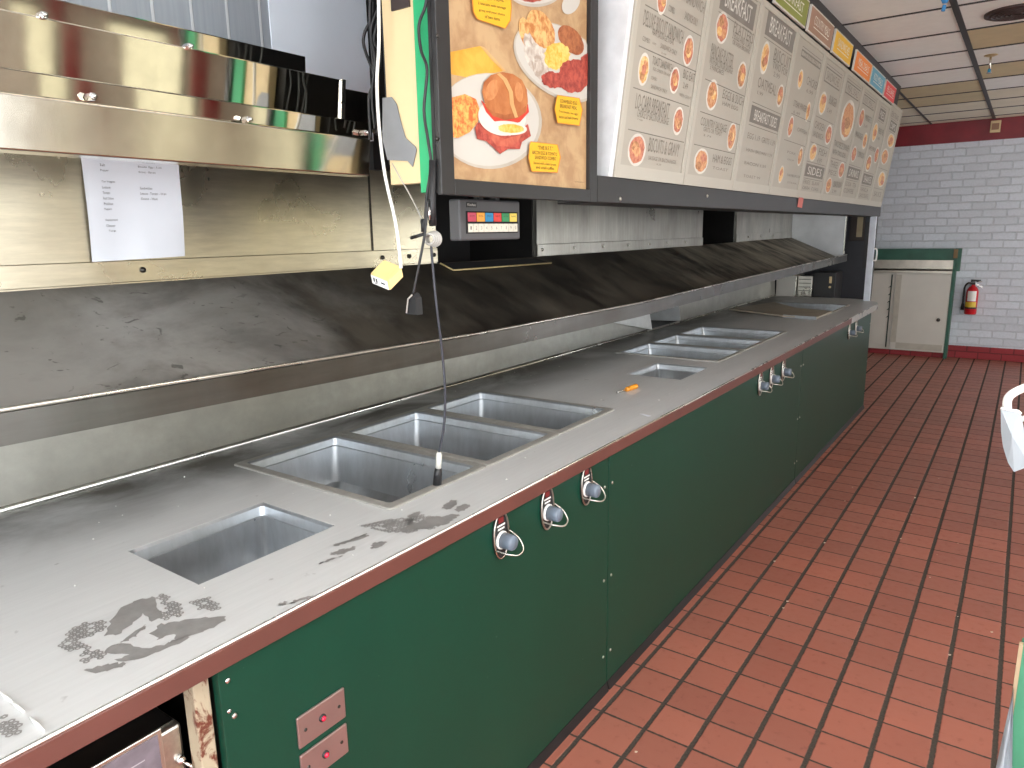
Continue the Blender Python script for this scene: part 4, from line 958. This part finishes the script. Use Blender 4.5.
# coloured category signs standing on top of the boards
def sign(name_col, rgb, txt, a, b, label):
    c, d = .955, 1.10; off = .016
    root = thing('category_sign', mp((a + b) / 2, c), label, 'sign', 'coloured signs over the menu boards')
    m = MB(); m.prism([mp(a, c, off), mp(b, c, off), mp(b, d, off), mp(a, d, off)], tuple(-MN * .012)); m.build('border', MWT, root)
    m = MB(); k = .009; m.prism([mp(a + k, c + k, off + .0015), mp(b - k, c + k, off + .0015), mp(b - k, d - k, off + .0015), mp(a + k, d - k, off + .0015)], tuple(-MN * .0015)); m.build('face', plain(name_col, rgb, .45, 0, .04), root)
    m = MB(); w = b - a; f = off + .0024; o_ = mp(a + .17 * w, 1.012, f); SW = plain('sign_white', (246, 240, 226), .5)
    m.text(txt, o_, mp(b - .17 * w, 1.012, f) - o_, mp(a + .17 * w, 1.062, f) - o_, SW)
    m.poly([mp(a + .17 * w, .995, f), mp(b - .17 * w, .995, f), mp(b - .17 * w, 1.0, f), mp(a + .17 * w, 1.0, f)], SW)
    m.build('lettering', None, root, fixn=False)
sign('sign_olive', (138, 146, 56), 'BREAKFAST', 3.64, 4.19, 'olive green sign cut by the top of the picture')
sign('sign_brown', (166, 128, 104), 'COUNTRY MEALS', 4.245, 4.775, 'brown COUNTRY MEALS sign above the fourth board')
sign('sign_yellow', (240, 188, 40), 'SANDWICHES', 4.835, 5.34, 'yellow sign between the brown and the orange signs')
sign('sign_orange', (244, 138, 40), 'MEAL DEALS', 5.465, 6.03, 'orange sign between the yellow and the blue signs')
sign('sign_blue', (92, 164, 190), 'KIDS MEALS', 6.065, 6.62, 'light blue sign between the orange and the red signs')
sign('sign_red', (230, 58, 62), 'PIES & SHAKES', 6.685, 7.195, 'red sign at the far end of the sign row')

# white post at the far end of the counter
po = thing('end_post', (-1.23, 7.69, ZC), 'white upright post at the far counter end holding up the menu housing', 'post')
m = MB(); m.box(-1.256, -1.203, 7.66, 7.715, ZC, 1.757, None, .003); m.build('upright', plain('pale_blue_white_paint', (206, 214, 226), .45), po)
a = onx(875, 254, -1.2); m = MB(); m.tube(smooth_path([(-1.203, 7.70, a[2] + .05), (-1.18, 7.70, a[2] + .04), (-1.18, 7.70, a[2] - .05), (-1.203, 7.70, a[2] - .06)], 4), .007, None, 8); m.build('pull_handle', WHITE, po)

# ------------------------------------------------------------------ keypad box under the poster
kb = thing('keypad_box', (-1.32, 1.72, 1.645), 'grey keypad box with six coloured keys under the poster', 'keypad')
KX = -1.30; KY0, KY1, KZ0, KZ1 = 1.578, 1.872, 1.642, 1.757
GREYP = plain('grey_plastic', (80, 80, 82), .45, 0, .1)
m = MB(); m.box(KX - .04, KX, KY0, KY1, KZ0, KZ1, None, .005); m.build('body', GREYP, kb)
MB().box(KX - .03, KX - .01, 1.68, 1.70, KZ1, 1.8455).box(KX - .03, KX - .01, 1.76, 1.78, KZ1, 1.8455).build('hanger', BLACKP, kb)
def kp(a, b): return KY0 + a * (KY1 - KY0), KZ0 + b * (KZ1 - KZ0)
m = MB(); a, b = kp(.09, .17); c, d = kp(.95, .71); m.box(KX, KX + .0015, a, c, b, d); m.build('key_bed', VOID, kb)
cols = [(196, 70, 92), (236, 164, 62), (40, 138, 186), (216, 62, 54), (46, 140, 84), (236, 210, 92)]; nm = ['ENTER', 'RECALL', 'PREV', 'NEXT', 'DONE', 'BUMP']
for i, c_ in enumerate(cols):
    a, b = kp(.11 + .138 * i, .46); c, d = kp(.11 + .138 * i + .126, .68)
    m = MB(); m.box(KX + .0015, KX + .004, a, c, b, d, None, .001); k_ = m.build('colour_key', plain('key_%d' % i, c_, .4), kb)
    m = MB(); w = c - a; m.text(nm[i], (KX + .0042, a + .2 * w, b + .55 * (d - b)), (0, .6 * w, 0), (0, 0, .16 * (d - b)), INK); m.build('key_legend', None, k_, fixn=False)
for i in range(10):
    a, b = kp(.11 + .083 * i, .20); c, d = kp(.11 + .083 * i + .076, .41)
    m = MB(); m.box(KX + .0015, KX + .004, a, c, b, d, None, .001); k_ = m.build('number_key', plain('pale_key', (216, 212, 196), .45), kb)
    m = MB(); w = c - a; m.text(str((i + 1) % 10), (KX + .0042, a + .35 * w, b + .3 * (d - b)), (0, .3 * w, 0), (0, 0, .4 * (d - b)), MHEAD); m.build('key_digit', None, k_, fixn=False)
a, b = kp(.10, .80); c, d = kp(.26, .93)
m = MB(); m.box(KX, KX + .001, a, c, b, d, BLACKP); m.text('Kitchen', (KX + .0013, a + .005, b + .004), (0, c - a - .01, 0), (0, 0, d - b - .008), MWT); m.build('badge', None, kb, fixn=False)

# ------------------------------------------------------------------ cables
def cable(px_y, r, label, mat=RUBBER, name='hanging_cable', group=None):
    pts = smooth_path([ony(u, v, y) for u, v, y in px_y], 6)
    return tag(MB().tube(pts, r, None, 8).build(name, mat), label, 'cable', group)
cable([(367, -30, 1.46), (373, 10, 1.46), (364, 35, 1.46), (365, 50, 1.46), (374, 75, 1.46), (377, 100, 1.46), (377, 135, 1.45)], .0042, 'black cable bowing out to the left beside the cream panel', group='cables by the cream panel')
cable([(372, -30, 1.45), (370, 15, 1.45), (372, 50, 1.45), (374, 80, 1.45), (369, 100, 1.45), (371, 140, 1.45)], .0045, 'straight black cable behind the white cord', group='cables by the cream panel')
cable([(377, -30, 1.44), (380, 0, 1.44), (371, 30, 1.44), (375, 60, 1.44), (372, 95, 1.44), (375, 130, 1.44)], .0038, 'black cable crossing over the others beside the cream panel', group='cables by the cream panel')
cable([(383, -30, 1.43), (380, 10, 1.43), (374, 40, 1.43), (381, 55, 1.43), (376, 85, 1.43), (380, 115, 1.43), (378, 133, 1.43)], .0035, 'thin black cable touching the edge of the cream panel', group='cables by the cream panel')
cable([(427, -30, 1.375), (426, 3, 1.375), (419, 25, 1.375), (421, 50, 1.375), (427, 70, 1.375), (424, 110, 1.375), (428, 140, 1.375), (431, 165, 1.375), (427, 195, 1.375), (425, 225, 1.37)], .0038, 'black cable winding down the green edge strip')
wc = thing('corded_outlet_box', ony(388, 290, 1.30), 'white cord with cream outlet box dangling before the slope', 'outlet box')
m = MB(); m.tube(smooth_path([ony(u, v, y) for u, v, y in [(378, -30, 1.36), (379, 40, 1.36), (377, 80, 1.36), (379, 125, 1.36), (385, 175, 1.34), (396, 225, 1.32), (401, 268, 1.30)]], 6), .0042, None, 8); m.build('cord', WHITE, wc)
A_ = Vector(ony(388, 281, 1.30)); e1 = Vector(ony(370, 273.5, 1.31)) - A_; e2 = Vector(ony(402, 266.5, 1.335)) - A_; e3 = Vector(ony(390, 291, 1.306)) - A_
bx = bmesh.new(); bmesh.ops.create_cube(bx, size=1); bmesh.ops.bevel(bx, geom=list(bx.edges), offset=.05, segments=2, affect='EDGES')
for v in bx.verts: v.co = A_ + e1 * (v.co.x + .5) + e2 * (v.co.y + .5) + e3 * (v.co.z + .5)
m = MB().bm(bx); ob = m.build('outlet_box', plain('cream_plastic_box', (236, 204, 140), .4), wc)
m = MB(); nn = (-e2).normalized()
fn = lambda a, b, o: A_ + e1 * (a + .5) + e3 * (b + .5) + nn * (.0006 + o)
m.add([fn(-.46, -.44, 0), fn(.46, -.44, 0), fn(.46, .44, 0), fn(-.46, .44, 0)], [(0, 1, 2, 3)], WHITE)
for a0, a1, b0, b1 in ((-.3, -.08, -.1, .05), (.12, .2, -.25, .15), (.26, .34, -.25, .15), (.14, .3, .22, .3)): m.add([fn(a0, b0, .0006), fn(a1, b0, .0006), fn(a1, b1, .0006), fn(a0, b1, .0006)], [(0, 1, 2, 3)], INK)
m.build('outlet_face', None, wc, fixn=False)
cable([(389, 155, 1.405), (396, 170, 1.40), (410, 195, 1.40), (420, 215, 1.38), (425, 230, 1.375)], .002, 'thin grey wire from the tape patch to the plug cluster', plain('grey_wire', (170, 166, 158), .5), 'thin_wire')
pc = thing('plug_cluster', ony(430, 240, 1.38), 'black plugs with a coiled grey cord under the light box corner', 'plug')
a = Vector(ony(432, 205, 1.38)); b = Vector(ony(433, 226, 1.38))
m = MB(); m.tube([Vector(ony(433, 160, 1.38)), a, b], .010, None, 10); m.build('plug_body', RUBBER, pc)
m = MB(); m.tube([Vector(ony(429, 207, 1.368)), Vector(ony(429.5, 220, 1.368))], .0035, None, 8); m.build('silver_clip', CHROME, pc)
m = MB(); m.tube([Vector(ony(423, 219, 1.375)), Vector(ony(424, 232, 1.375))], .007, None, 8); m.tube([Vector(ony(411, 238, 1.375)), Vector(ony(424, 234, 1.375))], .0045, None, 8); m.build('small_plug', RUBBER, pc)
m = MB(); cc = Vector(ony(432, 239, 1.38))
for k in range(4):
    rr = .017 + .002 * k
    m.tube([cc + Vector((rr * math.cos(t) * .95, .006 * (k - 1.5), rr * math.sin(t) * .75)) for t in [2 * PI * i / 20 for i in range(20)]], .0036, None, 6, True)
m.build('coiled_cord', plain('pale_grey_cord', (176, 174, 168), .5), pc)
pl = thing('hanging_plug_lead', ony(411, 315, 1.34), 'black lead ending in a flat black plug before the dark slope', 'plug lead')
m = MB(); m.tube(smooth_path([ony(u, v, y) for u, v, y in [(428, 200, 1.365), (425, 232, 1.36), (420, 260, 1.35), (413, 295, 1.34)]], 6), .0034, None, 8); m.build('lead', RUBBER, pl)
q = [Vector(ony(u, v, 1.34)) for u, v in [(412, 293), (415, 298), (416.5, 315), (406, 314), (408, 298)]]
m = MB(); m.prism(q, (0.004, .02, 0)); m.build('plug', RUBBER, pl)
m = MB(); m.tube([Vector(ony(412, 295, 1.335)), Vector(ony(408, 299, 1.335)), Vector(ony(406.5, 313, 1.335))], .0022, None, 6); m.build('earth_wire', plain('grey_wire', (170, 166, 158), .5), pl)
hc = thing('hanging_cord_connector', ony(438, 487, 1.44), 'grey cord with a black and white connector hanging over the near large pan', 'cord')
m = MB(); m.tube(smooth_path([ony(u, v, y) for u, v, y in [(431, 243, 1.385), (433, 270, 1.39), (437, 310, 1.40), (442, 350, 1.42), (445, 390, 1.43), (444, 425, 1.44), (439, 453, 1.445)]], 6), .0034, None, 8); m.build('cord', plain('dark_grey_cord', (56, 58, 66), .45), hc)
p0, p1, p2 = [Vector(ony(u, v, 1.445)) for u, v in [(439, 452), (438.4, 468), (437, 487)]]
m = MB(); m.tube([p0, p0.lerp(p1, .15), p1], [.005, .0085, .0085], None, 12); m.build('white_collar', plain('white_rubber', (206, 204, 196), .5), hc)
m = MB(); m.tube([p1, p1.lerp(p2, .3), p2], [.0095, .012, .013], None, 12); m.build('black_sleeve', RUBBER, hc)

# ------------------------------------------------------------------ small things on the counter
sd = thing('screwdriver', onz(630, 387, ZC), 'small screwdriver with amber handle lying on the counter', 'screwdriver')
a = Vector(onz(617, 392.5, ZC + .008)); b = Vector(onz(637, 386, ZC + .012)); d = (b - a)
m = MB(); h0 = a + d * .45
m.tube([h0, h0.lerp(b, .12), h0.lerp(b, .2), h0.lerp(b, .35), h0.lerp(b, .9), b], [.009, .012, .008, .0125, .0125, .009], None, 8); m.build('handle', plain('amber_plastic', (226, 150, 40), .25), sd)
m = MB(); m.tube([a, h0], .0035, None, 8); m.tube([a, a + d * .12], [.006, .003], None, 8); m.build('shaft', CHROME, sd)
a = onz(640, 414, ZC + .0015); b = onz(648, 416.5, ZC + .0015)
m = MB(); m.prism([a, b, b + (.008, .01, .001), a + (.008, .01, .0)], (0, 0, .001)); tag(m.build('paper_scrap', PAPER), 'small white paper scrap near the counter edge', 'paper scrap')

# ------------------------------------------------------------------ far wall things
CY = 10.47
fc = thing('wall_cabinet', (-1.15, 10.5, 0), 'white door cabinet with green back board and steel shelf at the far wall', 'cabinet')
def cx(u, v): p = ony(u, v, CY); return p[0], p[2]
m = MB(); m.box(-1.98, -.735, CY + .012, R_['y1'] - .036, .07, 1.10, None, .003); m.build('body', OFFW, fc)
m = MB(); m.box(-1.98, -.745, CY + .05, R_['y1'] - .036, 0, .07); o = m.build('tiled_toe', REDTILE, fc)
m = MB(); m.box(-1.98, -.70, R_['y1'] - .13, R_['y1'] - .036, 1.10, 1.375, None, .003); m.build('back_board', GREENPAINT, fc)
m = MB(); m.box(-.735, -.700, CY - .005, R_['y1'] - .036, .0, 1.25, None, .002); m.box(-.735, -.665, R_['y1'] - .14, R_['y1'] - .036, 1.1, 1.378, None, .002); m.build('side_board', GREENPAINT, fc)
m = MB(); m.box(-.745, -.70, R_['y1'] - .145, R_['y1'] - .14, 1.26, 1.37); m.build('bare_wood_edge', plain('bare_wood', (136, 112, 78), .7), fc)
m = MB(); m.box(-1.98, -.735, CY - .03, R_['y1'] - .13, 1.105, 1.125); m.box(-1.98, -.735, CY - .03, CY - .015, 1.075, 1.125); m.box(-1.98, -.735, R_['y1'] - .16, R_['y1'] - .132, 1.125, 1.235); m.build('steel_shelf', plain('worn_shelf_steel', (196, 190, 178), .4, .8), fc)
m = MB(); m.box(-1.98, -1.405, CY - .002, CY + .012, .13, 1.055, None, .003); m.build('left_door', OFFW, fc)
m = MB(); m.box(-1.355, -.745, CY - .008, CY + .012, .09, 1.06, None, .003); d_ = m.build('right_door', OFFW, fc)
a = cx(942, 320); m = MB(); m.lathe([(.022, 0), (.022, .008), (.012, .012)], (a[0] - .04, CY - .008, a[1]), (0, -1, 0), None, 12); m.build('door_lock', DARKST, d_)
m = MB(); m.box(-1.345, -1.285, CY - .010, CY - .008, .17, 1.05); m.box(-1.285, -.755, CY - .010, CY - .008, .095, .17); m.build('door_edge', plain('greyed_edge', (190, 186, 174), .5), d_)
m = MB()
m.box(-1.405, -1.392, CY - .006, CY + .012, .1, 1.05)
for k in range(5):
    z = .50 + .098 * k; m.prism([(-1.392, CY - .004, z), (-1.43, CY - .004, z - .012), (-1.392, CY - .004, z + .028)], (0, -.008, 0))
m.build('notched_strip', plain('dark_green_strip', (40, 58, 52), .5), fc)
# fire extinguisher
XX = -.503; YE = 10.57
fe = thing('fire_extinguisher', (XX, YE, .57), 'red fire extinguisher with black hose hung on the grey brick wall', 'fire extinguisher')
REDX = plain('extinguisher_red', (196, 28, 40), .28, 0, .05)
m = MB(); m.lathe([(.060, 0), (.066, .012), (.066, .27), (.060, .305), (.042, .335), (.022, .35), (.022, .365)], (XX, YE, .57), (0, 0, 1), None, 24); cyl = m.build('cylinder', REDX, fe)
def wrap(z0, z1, a0, a1, mat, r=.0668):
    mm = MB(); n = 10; vs = []
    for i in range(n + 1):
        t = a0 + (a1 - a0) * i / n
        for z in (z0, z1): vs.append((XX + r * math.sin(t), YE - r * math.cos(t), z))
    mm.add(vs, [(2 * i, 2 * i + 2, 2 * i + 3, 2 * i + 1) for i in range(n)], mat, True); return mm
wrap(.735, .86, -.75, .75, WHITE).build('white_label', None, cyl, fixn=False)
wrap(.66, .725, -1.2, .9, plain('label_yellow', (222, 190, 60), .5)).build('yellow_label', None, cyl, fixn=False)
wrap(.640, .664, -1.4, 1.2, BLACKP).build('label_band', None, cyl, fixn=False)
m = MB(); m.box(XX - .02, XX + .02, YE - .02, YE + .02, .933, .965, None, .004); m.prism([(XX - .03, YE - .012, .965), (XX + .075, YE - .012, .985), (XX + .075, YE - .012, .997), (XX - .03, YE - .012, 1.0)], (0, .024, 0)); m.build('valve', BLACKP, fe)
m = MB(); m.prism([(XX + .01, YE - .012, .945), (XX + .10, YE - .012, .90), (XX + .105, YE - .012, .91), (XX + .015, YE - .012, .957)], (0, .024, 0)); m.tube([(XX + .03, YE - .02, .975), (XX + .09, YE - .03, .975)], .006, None, 6); m.build('lever', CHROME, fe)
m = MB(); m.tube(smooth_path([(XX - .01, YE - .03, .95), (XX - .055, YE - .03, .955), (XX - .088, YE - .01, .90), (XX - .09, YE, .80), (XX - .09, YE, .66)], 6), .011, None, 8); m.build('hose', RUBBER, fe)
m = MB(); m.tube([(XX - .09, YE, .70), (XX - .09, YE, .62)], [.014, .02], None, 10); m.build('nozzle', RUBBER, fe)
m = MB(); m.box(XX - .02, XX + .02, YE + .067, R_['y1'], .70, .95); m.build('wall_bracket', DARKST, fe)
# alarm
a = ony(991, 121, R_['y1'] - .05); b = ony(1000, 132, R_['y1'] - .05)
al = thing('wall_alarm', (a[0], R_['y1'] - .03, b[2]), 'small cream alarm box on the dark red band of the far wall', 'alarm')
m = MB(); m.box(a[0], b[0], R_['y1'] - .06, R_['y1'] - .02, b[2], a[2], None, .004); m.build('case', CREAM, al)
m = MB(); m.box(a[0] + .015, b[0] - .015, R_['y1'] - .063, R_['y1'] - .06, b[2] + .03, a[2] - .03); m.build('lens', plain('brown_lens', (150, 110, 84), .3), al)

# ------------------------------------------------------------------ ceiling things
p = onz(1017, 11, 2.9)
cv = thing('ceiling_speaker', (p[0], p[1], 2.9), 'round dark brown grille set in the ceiling', 'ceiling grille')
m = MB(); m.lathe([(.165, 0), (.165, -.012), (.15, -.018), (.14, -.012)], (p[0], p[1], 2.9), (0, 0, 1), None, 32); m.build('ring', plain('dark_brown_grille', (58, 42, 40), .5), cv)
m = MB()
for r in (.03, .055, .08, .105, .13): m.tube([(p[0] + r * math.cos(2 * PI * i / 28), p[1] + r * math.sin(2 * PI * i / 28), 2.884) for i in range(28)], .006, None, 6, True)
m.build('louvre', plain('dark_brown_grille', (58, 42, 40), .5), cv)
p = onz(991, 55, 2.9)
sp = thing('sprinkler_head', (p[0], p[1], 2.8), 'small sprinkler head with blue bulb hanging from the ceiling', 'sprinkler')
m = MB(); m.lathe([(.045, 0), (.045, -.004), (.02, -.012)], (p[0], p[1], 2.9), (0, 0, 1), None, 20); m.build('escutcheon', plain('brass_plate', (190, 172, 130), .35, .6), sp)
m = MB(); m.tube([(p[0], p[1], 2.895), (p[0], p[1], 2.80)], .008, None, 10); m.lathe([(.018, 0), (.018, -.004)], (p[0], p[1], 2.775), (0, 0, 1), None, 14); m.build('stem', RIMST, sp)
m = MB(); m.tube([(p[0], p[1], 2.80), (p[0], p[1], 2.775)], .011, None, 10); m.build('glass_bulb', plain('blue_bulb', (60, 140, 176), .2), sp)
p = onz(946, -9, 2.9)
bt = thing('second_sprinkler', (p[0], p[1], 2.8), 'bright blue capped sprinkler at the top edge of the picture', 'sprinkler')
bt.name = 'capped_sprinkler'
m = MB(); m.lathe([(.016, 0), (.024, -.01), (.02, -.045), (.012, -.06)], (p[0], p[1], 2.9), (0, 0, 1), None, 14); m.build('cap', plain('bright_blue_cap', (70, 150, 214), .35), bt)
m = MB(); m.tube([(p[0], p[1], 2.83), (p[0] - .005, p[1], 2.80)], .010, None, 8); m.build('tip', plain('bright_blue_cap', (70, 150, 214), .35), bt)

# ------------------------------------------------------------------ right edge: green counter end, sheet and bag
fr = thing('counter_side_panel', (.5, 1.8, 0), 'green upright panel end at the lower right of the picture', 'counter panel')
m = MB(); m.box(.066, 1.2, 1.45, 1.478, 0, .93, None, .003); m.build('body', plain('mid_green_paint', (62, 128, 98), .45), fr)
m = MB(); m.box(.062, .068, 1.446, 1.456, 0, .93); m.build('edge_strip', plain('tan_edge', (160, 140, 112), .6), fr)
m = MB(); vs = []
q = [onz(1013.5, 690, .80), onz(1012, 768, .66), onz(996, 772, .66)]
a, b, c = [Vector(ony(u, v, 1.44)) for u, v in [(1013.5, 689), (1012, 790), (991, 790)]]
N = 8; vs = []
for i in range(N + 1):
    for j in range(7):
        t = i / N; s = j / 6; p = a + (c - a) * t + ((b - c) * t) * s; vs.append(p + Vector((0, .012 * math.sin(9 * s + 3 * t) - .006, 0)))
m.add(vs, [(i * 7 + j, i * 7 + j + 1, (i + 1) * 7 + j + 1, (i + 1) * 7 + j) for i in range(N) for j in range(6)], None, True)
tag(m.build('plastic_sheet', CLOTHW, fixn=False), 'white sheet hanging in a wedge against the green counter edge', 'sheet')
YB = 1.8
def by(u, v, y=YB): return Vector(ony(u, v, y))
rl = thing('pipe_rail', (.2, YB, 0), 'bent white pipe rail reaching in at the right edge with a bag on it', 'rail')
m = MB(); m.tube(smooth_path([by(1007, 409), by(1007.5, 400), by(1012, 394), by(1024, 388), by(1050, 378), by(1080, 372), (.2, YB, 1.34), (.215, YB, 1.25), (.215, YB, .02)], 5), .0085, None, 12); m.build('upper_pipe', WHITE, rl)
m = MB(); m.tube([by(1020, 419), by(1030, 418), (.215, YB, by(1030, 418).z)], .006, None, 10); m.build('lower_pipe', WHITE, rl)
m = MB(); m.lathe([(.04, 0), (.04, .01), (.015, .02)], (.215, YB, 0), (0, 0, 1), None, 16); m.build('base_flange', WHITE, rl)
bag = thing('bag', by(1014, 470), 'white folded bag hooked over the bent white pipe', 'bag')
out = [(1000.5, 408), (1003, 410), (1010, 410), (1018, 411), (1021, 414), (1026, 440), (1030, 466), (1014, 472), (1008, 463), (1003, 447), (1001, 432)]
fro = [by(u, v, YB - .014) for u, v in out]; bk = [by(u, v, YB + .016) for u, v in out]
cf = sum((p for p in fro), Vector()) / len(fro) + Vector((0, -.014, 0)); cb = sum((p for p in bk), Vector()) / len(bk) + Vector((0, .014, 0)); n = len(out)
m = MB(); m.add(fro + bk + [cf, cb], [(i, (i + 1) % n, 2 * n) for i in range(n)] + [((i + 1) % n + n, i + n, 2 * n + 1) for i in range(n)] + [(i, i + n, (i + 1) % n + n, (i + 1) % n) for i in range(n)], None, False)
m.build('pouch', CLOTHW, bag)
m = MB(); m.tube([fro[0], fro[2], fro[3], fro[4]], .003, None, 6); m.build('hem', WHITE, bag)
